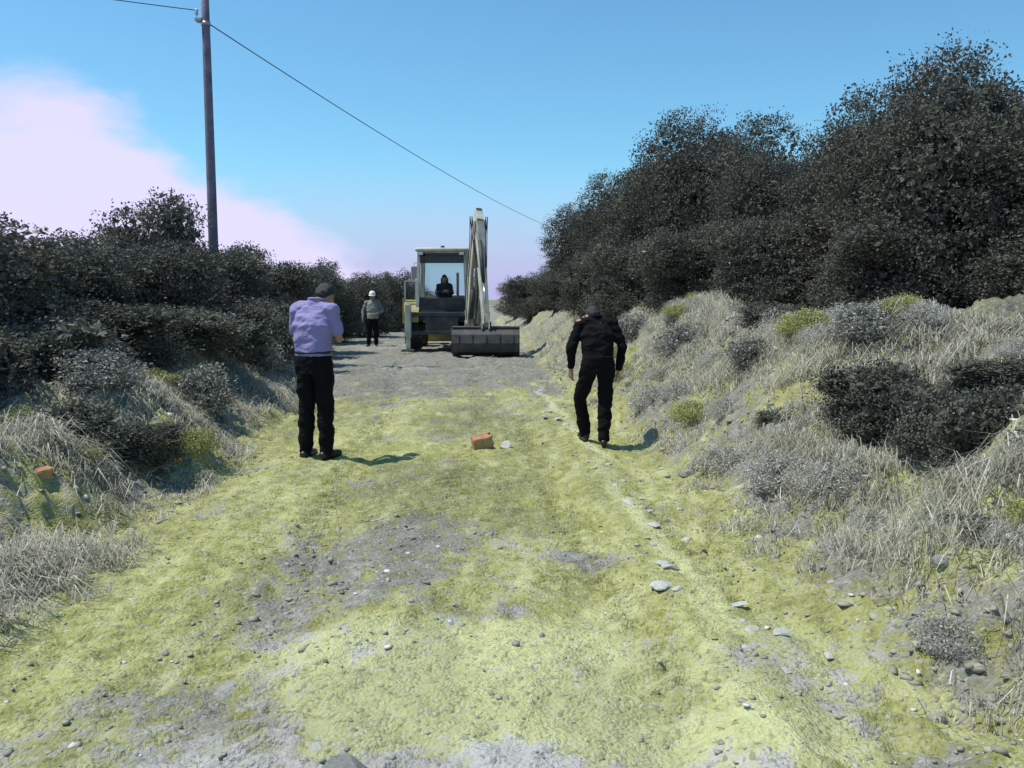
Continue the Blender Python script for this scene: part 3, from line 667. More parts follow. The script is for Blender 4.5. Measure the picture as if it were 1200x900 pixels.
def loft(rings, n=28):
    """rings of (centre, rx, ry) joined into one closed trunk"""
    vs = []; fs = []
    for c, rx, ry in rings:
        for k in range(n):
            a = 2 * math.pi * k / n; ca, sa = math.cos(a), math.sin(a)
            vs.append(Vector(c) + Vector((math.copysign(abs(ca) ** .85, ca) * rx, math.copysign(abs(sa) ** .85, sa) * ry, 0)))
    for i in range(len(rings) - 1):
        for k in range(n): fs.append((i * n + k, i * n + (k + 1) % n, (i + 1) * n + (k + 1) % n, (i + 1) * n + k))
    fs.append(tuple(range(n - 1, -1, -1))); fs.append(tuple((len(rings) - 1) * n + k for k in range(n)))
    return vs, fs
def organic(name, prims, voxel, mat, parent, smooth=4, folds=0, fscale=9):
    mb = MB()
    for vs, fs in prims: mb.add(vs, fs)
    me = mb.mesh(name); tmp = bpy.data.objects.new('tmp', me); COL.objects.link(tmp)
    r = tmp.modifiers.new('r', 'REMESH'); r.mode = 'VOXEL'; r.voxel_size = voxel
    s = tmp.modifiers.new('s', 'SMOOTH'); s.iterations = smooth; s.factor = .5
    dg = bpy.context.evaluated_depsgraph_get(); me2 = bpy.data.meshes.new_from_object(tmp.evaluated_get(dg)); bpy.data.objects.remove(tmp)
    me2.name = name
    if folds:
        n = len(me2.vertices); co = np.empty(n * 3, np.float32); me2.vertices.foreach_get('co', co); co = co.reshape(-1, 3)
        no = np.empty(n * 3, np.float32); me2.vertices.foreach_get('normal', no); no = no.reshape(-1, 3)
        f = fbm(co[:, 0] * fscale + co[:, 2] * 7 + co[:, 1] * 4, co[:, 2] * fscale * 1.5 - co[:, 0] * 5 + co[:, 1] * 6, 131, 3) - .5
        co = co + no * (f * folds * .10 + .004)[:, None]; me2.vertices.foreach_set('co', co.ravel()); me2.update()
    me2.materials.clear(); me2.materials.append(mat)
    return link(name, me2, None, parent, True)
def hand(w, d, n, s, curl=.5, k=1.0):
    """w wrist, d finger direction, n where the palm faces, s towards the thumb"""
    w = Vector(w); d = Vector(d).normalized(); n = Vector(n); n = (n - d * n.dot(d)).normalized(); sd_ = d.cross(n)
    if sd_.dot(Vector(s)) < 0: sd_ = -sd_
    out = []
    for i in range(4):
        u = (-.033 + .022 * i) * k; out.append(capsule(w + sd_ * u * .6, .016 * k, w + d * .085 * k + sd_ * u, .0125 * k))
    for i, ln in enumerate((.060, .076, .082, .072)):
        u = (-.034 + .0225 * i) * k; p = w + d * .085 * k + sd_ * u; a = curl * .5; dd = d
        for j, f in enumerate((.45, .32, .23)):
            dd = (d * math.cos(a) + n * math.sin(a) + sd_ * (i - 1.5) * .05).normalized(); q = p + dd * ln * f * k; out.append(capsule(p, (.0095 - .0012 * j) * k, q, (.0085 - .0012 * j) * k, n=10)); p = q; a += curl
    p = w + d * .02 * k + sd_ * .025 * k; q = p + (d * .6 + sd_ * .75 + n * .25).normalized() * .042 * k; r = q + (d * .9 + sd_ * .25 + n * .35).normalized() * .034 * k
    out.append(capsule(p, .014 * k, q, .011 * k, n=10)); out.append(capsule(q, .0105 * k, r, .0085 * k, n=10)); return out
SKIN = simple('skin', (.36, .20, .13), .55, var=.08, scale=20)
HAIR = simple('dark hair', (.018, .016, .015), .6, var=.4, scale=60, bump=.5)
SHOE = simple('black leather', (.012, .012, .013), .4, var=.2)
BLACKCLOTH = simple('black cloth', (.006, .006, .007), .95, var=.25, scale=12)
EYEW = simple('eye', (.5, .5, .5), .2, var=.02)
for m_ in (BLACKCLOTH,): m_.node_tree.nodes['Principled BSDF'].inputs['Specular IOR Level'].default_value = .15
def person(loc, rz, H, pose, shirt_m, trou_m, label, voxel=.006, long_sleeves=False, tucked=True, helmet=None, vest=None, group=None, hair=True, seated=False):
    r = empty('person', loc, rz); tag(r, label, 'person', group); k = H / 1.75; r.scale = (k, k, k)
    P = {a: Vector(b) for a, b in pose.items() if a not in ('headpitch', 'headyaw', 'handdir', 'curl', 'footyaw', 'headroll')}
    pel, che, nek, hd = P['pelvis'], P['chest'], P['neck'], P['head']
    HM = Matrix.Translation(hd) @ Euler((R(pose.get('headpitch', 0)), R(pose.get('headroll', 0)), R(pose.get('headyaw', 0))), 'YXZ').to_matrix().to_4x4()
    wa = pel.lerp(che, .45)
    # body: one continuous figure
    B = [loft([(pel + Vector((0, 0, -.08)), .13, .10), (pel, .158, .108), (wa, .135, .098), (che, .165, .112), (che + (nek - che) * .6, .15, .09), (nek, .06, .06)])]
    B.append(capsule(nek - Vector((0, .01, .03)), .062, hd + Vector((0, -.02, -.03)), .054))
    B += [ball((0, -.005, .02), (.076, .097, .105), HM), ball((0, .03, -.055), (.056, .062, .062), HM), ball((0, .060, -.095), (.028, .026, .022), HM)]
    B += [capsule(HM @ Vector((0, .088, .02)), .009, HM @ Vector((0, .112, -.022)), .014), ball((0, .088, .040), (.052, .014, .012), HM), ball((0, .090, -.060), (.024, .010, .007), HM), ball((0, .088, -.073), (.020, .010, .008), HM)]
    for s in (-1, 1):
        B.append(ball((s * .077, -.005, -.005), (.010, .020, .032), HM)); B.append(ball((s * .038, .070, -.02), (.026, .022, .022), HM))
        n = 'L' if s < 0 else 'R'
        sh, el, wr = P['sh' + n], P['el' + n], P['wr' + n]; hp, kn, an = P['hip' + n], P['kn' + n], P['an' + n]
        B += [capsule(che + (nek - che) * .75, .055, sh, .052), capsule(sh, .045, el, .036), capsule(el, .038, wr, .026)]
        hdn = pose.get('handdir', {}).get(n, tuple((wr - el)))
        B += hand(wr + (wr - el).normalized() * .01, hdn, (-s * .8, .3, .1), (0, 1, .1), pose.get('curl', .45))
        B += [capsule(hp, .070, kn, .050), capsule(kn, .050, an, .034)]
        fy = R(pose.get('footyaw', {}).get(n, 0)); fd = Vector((math.sin(fy), math.cos(fy), 0)); B.append(capsule(an + Vector((0, 0, -.04)), .032, an + fd * .14 + Vector((0, 0, -.06)), .025))
    organic('body', B, voxel, SKIN, r, 3)
    # shirt
    lo = pel + Vector((0, 0, .03 if tucked else -.10))
    S = [loft([(lo, .168, .122), (lo.lerp(wa, .5), .172, .130), (wa, .168, .128), (che, .190, .135), (che + (nek - che) * .55, .165, .112), (che + (nek - che) * .82, .112, .086), (nek + Vector((0, 0, .005)), .068, .068)])]
    for s in (-1, 1):
        n = 'L' if s < 0 else 'R'; sh, el, wr = P['sh' + n], P['el' + n], P['wr' + n]
        S.append(capsule(che + (nek - che) * .80, .062, sh - Vector((0, 0, .012)), .062))
        if long_sleeves: S += [capsule(sh - Vector((0, 0, .012)), .062, el, .052), capsule(el, .053, el.lerp(wr, .92), .040)]
        else: S.append(capsule(sh - Vector((0, 0, .012)), .063, sh.lerp(el, .72), .058))
    shirt = organic('shirt', S, voxel * 1.1, shirt_m, r, 3, folds=.35)
    c = MB(); cn = nek + Vector((0, 0, .012)); ring = [cn + Vector((math.cos(a) * .066, math.sin(a) * .066 - .003, .012 * math.sin(a) * -1)) for a in np.linspace(0, 2 * math.pi, 25)]
    c.tube(ring, .013, 8, False).build('collar', shirt_m, shirt, True)
    # trousers
    T = [loft([(pel + Vector((0, 0, -.13)), .150, .115), (pel + Vector((0, 0, -.02)), .172, .125), (pel + Vector((0, 0, .06)), .165, .120)])]
    for s in (-1, 1):
        n = 'L' if s < 0 else 'R'; hp, kn, an = P['hip' + n], P['kn' + n], P['an' + n]
        T += [capsule(hp, .098, kn, .074), capsule(kn, .074, an + Vector((0, 0, .0)), .062)]
    organic('trousers', T, voxel * 1.1, trou_m, r, 3, folds=.35)
    if tucked: MB().tube([pel + Vector((math.cos(a) * .172, math.sin(a) * .128, .065)) for a in np.linspace(0, 2 * math.pi, 33)], .014, 8, False).build('belt', SHOE, r, True)
    for s in (-1, 1):
        n = 'L' if s < 0 else 'R'; an = P['an' + n]; fy = R(pose.get('footyaw', {}).get(n, 0)); fd = Vector((math.sin(fy), math.cos(fy), 0)); z = an.z
        a0 = an - Vector((0, 0, 1)) * .045
        organic('shoe', [capsule(a0 - fd * .045, .040, a0 + fd * .06, .040), capsule(a0 + fd * .05, .042, a0 + fd * .165 - Vector((0, 0, .008)), .036), capsule(an + Vector((0, 0, .0)), .045, a0, .042),
                         capsule(a0 - fd * .05 - Vector((0, 0, .03)), .020, a0 + fd * .17 - Vector((0, 0, .028)), .020)], voxel, SHOE, r, 3)
        MB_ = MB(); e = HM @ Vector((s * .031, .079, .022)); v, f = ball(e, (.011, .011, .011)); MB_.add(v, f).build('eye', EYEW, r, True)
    if hair:
        organic('hair', [ball((0, -.020, .040), (.083, .093, .096), HM), ball((0, -.055, -.010), (.072, .055, .075), HM), ball((0, .045, .098), (.055, .045, .028), HM)], voxel, HAIR, r, 2, folds=.2, fscale=30)
    if helmet:
        prof = [(.112, -.0), (.110, .03), (.100, .07), (.075, .105), (.040, .122), (.0, .128)]; m = MB(); n = 28; vs = []; fs = []
        for (q, z) in prof:
            for i in range(n):
                a = 2 * math.pi * i / n; vs.append(HM @ Vector((math.cos(a) * q * .93, math.sin(a) * q * 1.12 - .005, z + .055)))
        for j in range(len(prof) - 1):
            for i in range(n): fs.append((j * n + i, j * n + (i + 1) % n, (j + 1) * n + (i + 1) % n, (j + 1) * n + i))
        m.add(vs, fs); hm = m.build('helmet', helmet, r, True)
        b = MB(); v, f = ball((0, .035, .056), (.112, .130, .008), HM); b.add(v, f).build('brim', helmet, hm, True)
        b = MB().tube([HM @ Vector((0, y_, z_)) for y_, z_ in ((-.10, .12), (-.05, .175), (0, .188), (.05, .178), (.09, .14))], .010, 8); b.build('ridge', helmet, hm, True)
    if vest:
        S2 = [loft([(pel + Vector((0, 0, -.06)), .186, .142), (wa, .184, .144), (che, .204, .150), (che + (nek - che) * .5, .172, .130), (che + (nek - che) * .8, .120, .098)])]
        v_ = organic('safety_vest', S2, voxel * 1.1, vest, r, 3, folds=.3)
        for dz, rx, ry in ((.10, .192, .150), (.30, .200, .152)):
            c0 = pel.lerp(che, dz / (che.z - pel.z)); ring = [c0 + Vector((math.cos(a) * rx, math.sin(a) * ry, 0)) for a in np.linspace(0, 2 * math.pi, 33)]
            m = MB()
            for i in range(32):
                p, q = ring[i], ring[i + 1]; u_ = Vector((0, 0, .025)); m.add([p - u_, q - u_, q + u_, p + u_], [(0, 1, 2, 3)])
            m.build('reflective_band', simple('silver band', (.55, .55, .55), .3, var=.05), v_)
    return r
LILAC = simple('lilac shirt cloth', (.25, .22, .42), .85, var=.08, scale=4)
CHAR = simple('charcoal trousers', (.007, .007, .008), .95, var=.2, scale=10)
CHAR.node_tree.nodes['Principled BSDF'].inputs['Specular IOR Level'].default_value = .15
# man in lilac shirt: arms folded in front, head bowed
z1 = gz(-1.93, 8.35)
person((-1.95, 8.42, z1 + .005), R(-17), 1.86, dict(pelvis=(0, -.02, .94), chest=(0, -.015, 1.25), neck=(0, .05, 1.475), head=(.03, .165, 1.515), headpitch=-58,
    shL=(-.185, 0, 1.405), elL=(-.222, .05, 1.13), wrL=(-.03, .215, 1.14), shR=(.185, 0, 1.405), elR=(.222, .06, 1.13), wrR=(.03, .235, 1.18),
    handdir={'L': (1, .15, .1), 'R': (-1, .1, -.05)}, hipL=(-.088, -.02, .90), knL=(-.095, .0, .50), anL=(-.105, -.02, .088), hipR=(.088, -.02, .90), knR=(.095, .015, .50), anR=(.10, .0, .088),
    footyaw={'L': -4, 'R': 14}, curl=.3), LILAC, CHAR, 'man in lilac shirt and black trousers standing with bowed head at left road edge')
z2 = gz(.90, 9.15)
person((.915, 9.15, z2 + .005), R(6), 1.70, dict(pelvis=(0, -.06, .93), chest=(.0, .02, 1.22), neck=(.0, .12, 1.405), head=(0, .245, 1.415), headpitch=-68,
    shL=(-.19, .06, 1.345), elL=(-.285, .02, 1.085), wrL=(-.275, .10, .85), shR=(.19, .06, 1.345), elR=(.285, .0, 1.085), wrR=(.250, .03, .84),
    hipL=(-.088, -.05, .90), knL=(-.165, .13, .50), anL=(-.085, .24, .10), hipR=(.088, -.06, .90), knR=(.085, -.05, .49), anR=(.055, -.12, .088),
    footyaw={'L': -8, 'R': 8}, curl=.4), BLACKCLOTH, BLACKCLOTH, 'man all in black walking with bowed head along the right road edge', long_sleeves=True, tucked=False)
GREYS = simple('grey work shirt', (.20, .20, .20), .85, var=.2, scale=6)
VEST = simple('faded vest', (.24, .25, .20), .8, var=.15, scale=6)
z3 = gz(-4.75, 29)
person((-4.72, 29.0, z3), R(184), 1.86, dict(pelvis=(0, 0, .95), chest=(0, -.01, 1.25), neck=(0, .0, 1.485), head=(0, .03, 1.59), headpitch=-12,
    shL=(-.19, 0, 1.41), elL=(-.30, -.02, 1.15), wrL=(-.17, .16, 1.06), shR=(.19, 0, 1.41), elR=(.30, .0, 1.14), wrR=(.30, .10, .92),
    hipL=(-.09, 0, .9), knL=(-.10, .03, .5), anL=(-.10, -.02, .088), hipR=(.09, 0, .9), knR=(.12, .04, .5), anR=(.14, .0, .088), footyaw={'L': -8, 'R': 12}),
    GREYS, CHAR, 'worker in a white helmet and grey vest standing left of the loader', voxel=.009, long_sleeves=True, helmet=simple('white helmet', (.8, .8, .78), .35, var=.03), vest=VEST)

# ------------------------------------------------------------------ BACKHOE LOADER (rear towards us)
def loader():
    YEL = simple('dusty yellow paint', (.36, .31, .035), .5, var=.2, scale=5, dust=(.25, .23, .14))
    PALE = simple('pale grey paint', (.60, .58, .46), .5, var=.12, scale=6, dust=(.36, .34, .27))
    DARK = simple('dark grimy steel', (.045, .045, .042), .7, var=.35, scale=8, dust=(.085, .083, .075))
    RUB = simple('tyre rubber', (.022, .022, .022), .85, var=.3, scale=12, dust=(.09, .088, .075))
    CHROME = simple('piston rod', (.6, .6, .6), .2, .9, var=.05)
    SEATM = simple('seat vinyl', (.02, .02, .02), .6, var=.2)
    HOSE = simple('hydraulic hose', (.012, .012, .012), .5, var=.1)
    RED = simple('tail lamp red', (.35, .02, .015), .3, var=.05)
    LAMP = simple('lamp lens', (.65, .65, .6), .15, var=.03)
    def glassm(name, c, tr):
        m, nt, N, L, P = new_mat(name); t = N.new('ShaderNodeBsdfTransparent'); t.inputs[0].default_value = c + (1,); gl = N.new('ShaderNodeBsdfGlossy'); gl.inputs['Roughness'].default_value = .03
        mx = N.new('ShaderNodeMixShader'); mx.inputs[0].default_value = tr; L.new(t.outputs[0], mx.inputs[1]); L.new(gl.outputs[0], mx.inputs[2]); L.new(mx.outputs[0], N['Material Output'].inputs[0]); return m
    GL = glassm('window glass', (.90, .93, .90), .05); GT = glassm('green tinted glass', (.10, .16, .12), .04); GS = glassm('side glass tint', (.72, .90, .84), .05)
    X0, Y0 = -2.13, 26.7; z = gz(X0, Y0)
    r = empty('backhoe_loader', (X0, Y0, 0.02)); tag(r, 'pale and dusty yellow backhoe loader on the grey roadbed, its digging arm raised', 'backhoe loader')
    ch = MB(); ch.box((-.48, -.75, .55), (.48, 2.6, 1.0)); ch.box((-.72, -.6, .9), (.72, 1.1, 1.22)); ch.box((-.30, 2.5, .5), (.30, 3.3, .85)); ch.tube([(-1.0, 0, .70), (1.0, 0, .70)], .16, 16); ch.tube([(-.95, 2.35, .48), (.95, 2.35, .48)], .09, 12)
    ch.build('chassis', DARK, r)
    hd = MB(); hd.box((-.46, 1.15, 1.0), (.46, 2.95, 1.68), .06); h = hd.build('engine_hood', YEL, r)
    gr = MB()
    for i in range(6): gr.box((-.40, 2.952, 1.08 + i * .09), (.40, 2.975, 1.12 + i * .09), .004)
    gr.build('grille', DARK, h); MB().tube([(.33, 1.8, 1.66), (.33, 1.8, 2.35), (.33, 1.74, 2.42)], [.045, .045, .05], 12).build('exhaust_pipe', DARK, r, True)
    for sx in (-1, 1):
        w = empty_part = None
        ty = MB(); R0 = .74; ty.lathe([(-.20, .40), (-.23, .50), (-.225, .64), (-.17, .70), (0, .715), (.17, .70), (.225, .64), (.23, .50), (.20, .40), (-.20, .40)], 44, (sx * .93, 0, .735))
        for i in range(20):
            for q in (-1, 1):
                a = 2 * math.pi * (i + (.5 if q > 0 else 0)) / 20; b = a + .16
                ty.bar((sx * .93 + q * .225, .735 * 0 + math.cos(b) * .700, .735 + math.sin(b) * .700), (sx * .93 + q * .01, math.cos(a) * .722, .735 + math.sin(a) * .722), .05, .045, .006, up=(0, math.cos(a), math.sin(a)))
        wheel = ty.build('wheel', RUB, r); rm = MB(); rm.lathe([(-.205, .405), (-.215, .42), (-.19, .36), (-.06, .33), (-.06, .12), (-.14, .11), (-.14, .02), (.14, .02), (.14, .11), (.06, .12), (.06, .33), (.19, .36), (.215, .42), (.205, .405)], 32, (sx * .93, 0, .735))
        rm.build('rim', PALE, wheel, True)
        ty = MB(); ty.lathe([(-.13, .26), (-.15, .33), (-.145, .42), (-.10, .46), (.10, .46), (.145, .42), (.15, .33), (.13, .26), (-.13, .26)], 32, (sx * .90, 2.35, .46))
        wheel = ty.build('wheel', RUB, r, True); rm = MB(); rm.lathe([(-.13, .265), (-.05, .24), (-.05, .02), (.05, .02), (.05, .24), (.13, .265)], 28, (sx * .90, 2.35, .46)); rm.build('rim', PALE, wheel, True)
        # fender: arched sheet over the rear wheel
        pr = []
        for a in range(20, 171, 10): pr.append((math.cos(R(a)) * .86, .735 + math.sin(R(a)) * .82))
        inn = [(y_ * .965, .735 + (z_ - .735) * .965) for y_, z_ in pr][::-1]
        f = MB(); f.prism(pr + inn, *sorted((sx * .70, sx * 1.17))); f.box((min(sx * 1.13, sx * 1.17), -.87, .84), (max(sx * 1.13, sx * 1.17), -.80, 1.60), .01)
        fn = f.build('fender', YEL, r)
        MB().box((sx * .98 - .06, -.93, 1.30), (sx * .98 + .06, -.872, 1.44), .012).build('tail_lamp', RED, fn)
        # stabiliser leg
        s = MB(); s.box((sx * 1.0 - .09, -1.02, .42), (sx * 1.0 + .09, -.84, 1.42), .015); s.box((sx * 1.0 - .065, -.995, .08), (sx * 1.0 + .065, -.865, .6), .01)
        st = s.build('stabiliser', DARK if sx > 0 else PALE, r); MB().box((sx * 1.0 - .20, -1.12, .0), (sx * 1.0 + .20, -.74, .06), .02).build('foot_pad', DARK, st)
    # cab
    xa, ya, yb, zf, zt = .78, -.55, 1.05, 1.22, 3.02
    cb = MB()
    for sx in (-1, 1):
        cb.bar((sx * (xa - .02), ya, zf), (sx * (xa - .09), ya + .06, zt), .10, .10, .015, up=(1, 0, 0)); cb.bar((sx * (xa - .02), yb, zf), (sx * (xa - .09), yb - .10, zt), .09, .09, .015)
        cb.bar((sx * (xa - .03), .35, zf), (sx * (xa - .09), .33, zt), .06, .07, .01); cb.bar((sx * (xa - .03), ya + .03, 1.62), (sx * (xa - .03), yb - .03, 1.62), .05, .05, .01)
        cb.bar((sx * (xa - .09), ya + .06, zt - .05), (sx * (xa - .09), yb - .1, zt - .05), .08, .08, .01)
    cb.bar((-xa + .09, ya + .055, zt - .05), (xa - .09, ya + .055, zt - .05), .08, .10, .01, up=(0, 1, 0)); cb.bar((-xa + .09, yb - .10, zt - .05), (xa - .09, yb - .10, zt - .05), .08, .10, .01, up=(0, 1, 0))
    cb.bar((-xa + .02, yb, 1.66), (xa - .02, yb, 1.66), .06, .07, .01, up=(0, 1, 0))
    cabo = cb.build('cab', PALE, r)
    rf = MB(); rf.box((-.80, -.70, 3.0), (.80, 1.15, 3.12), .045); rf.build('roof', PALE, cabo, True)
    MB().box((-.70, ya + .01, 2.66), (.70, ya + .035, 2.96), .004, ).build('tinted_window_band', GT, cabo)
    MB().box((-.70, yb - .02, 1.72), (.70, yb - .005, 2.93), .003).build('front_window', GS, cabo)
    for sx in (-1, 1): MB().box((sx * .742 - .004, ya + .12, 1.68), (sx * .742 + .004, .28, 2.90), .002).build('side_window', GL, cabo)
    lw = MB(); lw.box((-.74, ya - .02, 1.22), (.74, ya + .04, 1.62), .02); lw.build('rear_panel', DARK, cabo)
    for x in (-.62, .62): 
        b = MB(); b.box((x - .09, -.80, 2.88), (x + .09, -.705, 2.99), .02); wl = b.build('work_light', DARK, cabo); MB().box((x - .07, -.812, 2.895), (x + .07, -.802, 2.975), .004).build('lens', LAMP, wl)
    # opened side pane and mirrors on the left
    m = MB(); fx0, fx1, fz0, fz1, fy_ = -1.14, -.80, 1.50, 2.12, -.48
    for a, b in (((fx0, fz0), (fx1, fz0)), ((fx1, fz0), (fx1, fz1)), ((fx1, fz1), (fx0, fz1)), ((fx0, fz1), (fx0, fz0))): m.bar((a[0], fy_, a[1]), (b[0], fy_, b[1]), .045, .045, .006, up=(0, 1, 0))
    d = m.build('open_door_frame', PALE, cabo); MB().box((fx0 + .02, fy_ - .004, fz0 + .02), (fx1 - .02, fy_ + .004, fz1 - .02), 0).build('pane', GL, d)
    for sx in (-1, 1):
        m = MB().tube([(sx * .72, .9, 2.75), (sx * 1.0, .8, 2.72), (sx * 1.0, .8, 2.45)], .014, 8); m.box((sx * 1.0 - .10, .77, 2.22), (sx * 1.0 + .10, .83, 2.62), .02)
        mo = m.build('mirror', PALE, cabo); MB().box((sx * 1.0 - .08, .762, 2.25), (sx * 1.0 + .08, .768, 2.59), 0).build('mirror_glass', simple('mirror face', (.2, .2, .21), .08, .9, var=.02), mo)
    s = MB(); s.box((-.26, -.02, 1.30), (.26, .44, 1.46), .05); s.box((-.24, .36, 1.40), (.24, .48, 2.05), .05); s.box((-.12, .40, 2.05), (.12, .48, 2.24), .03); s.build('seat', SEATM, r, True)
    s = MB().tube([(0, .98, 1.2), (0, .80, 1.78)], .03, 8); s.tube([(math.cos(a) * .19, .80 + math.sin(a) * .08, 1.80 + math.sin(a) * .17) for a in np.linspace(0, 6.283, 25)], .014, 8, False); s.build('steering_wheel', SEATM, r, True)
    s = MB()
    for x in (-.16, .02, .18): s.tube([(x, -.40, 1.55), (x, -.34, 1.92)], .012, 8); v, f = ball((x, -.34, 1.94), (.025, .025, .03)); s.add(v, f)
    s.build('control_lever', HOSE, r, True)
    # rear frame and carriage
    s = MB(); s.box((-1.12, -.86, .50), (1.12, -.76, .62), .012); s.box((-1.12, -.86, 1.06), (1.12, -.76, 1.18), .012); s.box((-1.12, -.83, .62), (-.98, -.77, 1.06), .01); s.box((.98, -.83, .62), (1.12, -.77, 1.06), .01); s.box((-.5, -.82, .62), (.5, -.78, 1.06), .01); s.build('rear_frame', DARK, r)
    kx = .92; s = MB(); s.box((kx - .22, -.96, .46), (kx + .22, -.865, 1.24), .015); s.box((kx - .12, -1.25, .50), (kx + .12, -.95, .62), .015); s.box((kx - .12, -1.25, .98), (kx + .12, -.95, 1.10), .015); s.tube([(kx, -1.16, .45), (kx, -1.16, 1.16)], .075, 14); s.build('kingpost', PALE, r)
    # digging arm
    A = Vector((kx, -1.22, .85)); K = Vector((kx + .27, -2.05, 3.74)); E = Vector((kx + .48, -2.85, .88)); sdv = Vector((math.cos(R(20)), math.sin(R(20)) * 0 + .34, 0)).normalized()
    mid = A.lerp(K, .48) + Vector((-.05, .30, .0))
    b = MB(); 
    for o_ in (-.14, .14):
        q = sdv * o_
        b.bar(A + q, mid + q, .035, .24, .006, up=sdv, h2=.40); b.bar(mid + q, K + q, .035, .40, .006, up=sdv, h2=.26)
    b.bar(A.lerp(mid, .1), mid, .28, .04, .005, up=sdv); b.bar(mid, A.lerp(K, .93), .28, .05, .005, up=sdv)
    b.tube([K - sdv * .16, K + sdv * .16], .075, 14); bo = b.build('boom', PALE, r)
    d = MB(); T = K + (K - E).normalized() * .38 + Vector((0, .10, 0))
    d.bar(T, K + Vector((0, -.02, 0)), .20, .16, .012, up=sdv, h2=.34); d.bar(K + Vector((0, -.02, 0)), E, .22, .34, .015, up=sdv, h2=.22, w2=.17); do = d.build('dipper', PALE, r)
    d = MB(); d.bar(T + Vector((0, .0, .02)) , K + Vector((0, .04, .1)), .17, .18, .01, up=sdv); d.build('nose_plate', DARK, do)
    # rams
    def ram(p, q, rr, par, name='hydraulic_ram', f=.58):
        p = Vector(p); q = Vector(q); o = MB().tube([p, p.lerp(q, f)], rr, 14).build(name, DARK, par, True); MB().tube([p.lerp(q, f), q], rr * .5, 12).build('piston_rod', CHROME, o, True)
    off = Vector((0, -.26, 0)); ram(A + Vector((0, -.05, .15)) + off * .6, A.lerp(K, .55) + off, .065, r)
    ram(mid + Vector((0, .10, .25)), T, .06, r); ram(K.lerp(E, .18) + Vector((0, -.22, 0)), E + Vector((.02, -.22, .32)), .052, r)
    h = MB()
    for o_ in (-.20, -.155, .16, .2):
        q = sdv * o_; h.tube([A + q + Vector((0, -.1, .1)), mid + q + Vector((0, -.22, 0)), A.lerp(K, .8) + q * 1.1 + Vector((0, -.14, 0)), K + q * 1.3 + Vector((0, -.08, .16)), K.lerp(E, .12) + q * 1.1 + Vector((0, -.20, 0)), K.lerp(E, .45) + q * .7 + Vector((0, -.17, 0))], .014, 6)
    h.build('hose', HOSE, r, True)
    # wide bucket
    c, s_ = E.x, 0; bw = .93; prof = []; inner = []
    by, bz = E.y + .02, .40
    for a in range(-100, 121, 14): prof.append((by + math.cos(R(a)) * -.0 + math.sin(R(a)) * .36 + .05, bz + math.cos(R(a + 180)) * .36))
    # C-shaped shell, mouth towards the machine
    outl = []; inl = []
    for yy, zz in ((.14, .80), (-.16, .76), (-.34, .58), (-.40, .34), (-.30, .10), (-.08, .0), (.30, .0)): outl.append((by + yy, bz - .38 + zz)); inl.append((by + yy * .92 + .02, bz - .38 + zz * .93 + .022))
    bk = MB(); bk.prism(outl + inl[::-1], c - bw, c + bw); bk.prism(outl, c - bw - .012, c - bw + .012); bk.prism(outl, c + bw - .012, c + bw + .012)
    bk.bar((c - .13, by - .02, bz + .30), (c - .13, E.y, .95), .03, .22, .006); bk.bar((c + .13, by - .02, bz + .30), (c + .13, E.y, .95), .03, .22, .006)
    bo_ = bk.build('digging_bucket', DARK, r)
    t = MB(); ey, ez = outl[-1]; t.box((c - bw, ey - .02, ez - .035), (c + bw, ey + .12, ez + .0), .006); t.build('cutting_edge', simple('worn steel', (.42, .42, .42), .4, .6, var=.2), bo_)
    rb = MB()
    for x_ in (-.75, -.38, 0, .38, .75): rb.bar((c + x_, outl[2][0] - .012, outl[2][1]), (c + x_, outl[3][0] - .012, outl[3][1]), .05, .03, .006, up=(1, 0, 0)); rb.bar((c + x_, outl[3][0] - .012, outl[3][1]), (c + x_, outl[4][0] - .012, outl[4][1] + .02), .05, .03, .006, up=(1, 0, 0))
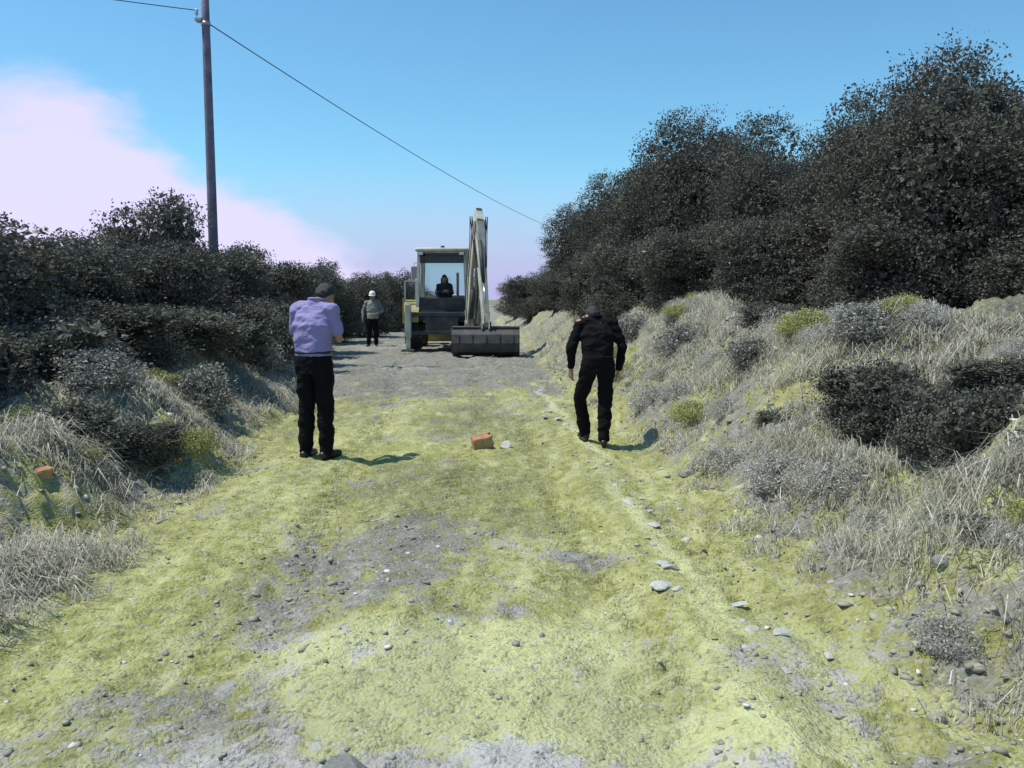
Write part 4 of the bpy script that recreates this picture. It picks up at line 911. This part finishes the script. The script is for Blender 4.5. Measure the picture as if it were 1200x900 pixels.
    rb.box((c - bw, outl[1][0] - .05, outl[1][1] - .02), (c + bw, outl[1][0] + .02, outl[1][1] + .03), .008); rb.build('rib', DARK, bo_)
    l = MB(); l.bar(E + Vector((.10, -.10, .34)), (c + .10, by - .24, bz + .34), .03, .07, .005); l.bar(E + Vector((-.10, -.10, .34)), (c - .10, by - .24, bz + .34), .03, .07, .005); l.tube([E - sdv * .15, E + sdv * .15], .05, 12); l.build('bucket_link', PALE, r)
    # loader arms and front bucket
    for sx in (-1, 1):
        a = MB(); a.bar((sx * .62, 1.05, 1.5), (sx * .62, 2.5, 1.15), .09, .20, .012); a.bar((sx * .62, 2.5, 1.15), (sx * .62, 3.5, .42), .09, .20, .012); a.build('loader_arm', YEL, r)
        ram((sx * .50, 1.3, .9), (sx * .60, 2.5, 1.05), .05, r)
    pr = [(3.45, .12), (4.25, .05), (4.25, .08), (3.52, .16), (3.50, .75), (3.75, .95), (3.73, .98), (3.42, .80)]
    fb = MB(); fb.prism(pr, -1.15, 1.15); fb.prism([(3.45, .12), (4.25, .05), (3.75, .98), (3.42, .80)], -1.17, -1.14); fb.prism([(3.45, .12), (4.25, .05), (3.75, .98), (3.42, .80)], 1.14, 1.17); fb.build('loader_bucket', YEL, r)
    MB().tube([(.0, -.2, 3.12), (.0, -.2, 3.20)], .06, 12).build('beacon_base', DARK, cabo)
    return X0, Y0
LX, LY = loader()
DKS = simple('dark work clothes', (.028, .028, .03), .9, var=.2)
person((LX + .02, LY + .22, .60), R(180), 1.78, dict(pelvis=(0, 0, .94), chest=(0, .04, 1.24), neck=(0, .07, 1.47), head=(0, .10, 1.585), headpitch=-14,
    shL=(-.185, .04, 1.40), elL=(-.24, .16, 1.16), wrL=(-.16, .42, 1.20), shR=(.185, .04, 1.40), elR=(.24, .16, 1.16), wrR=(.02, .44, 1.20),
    hipL=(-.09, .02, .92), knL=(-.13, .44, .93), anL=(-.13, .50, .70), hipR=(.09, .02, .92), knR=(.13, .44, .93), anR=(.13, .50, .70)),
    DKS, DKS, 'operator in dark clothes sitting in the cab of the loader', voxel=.009, long_sleeves=True)
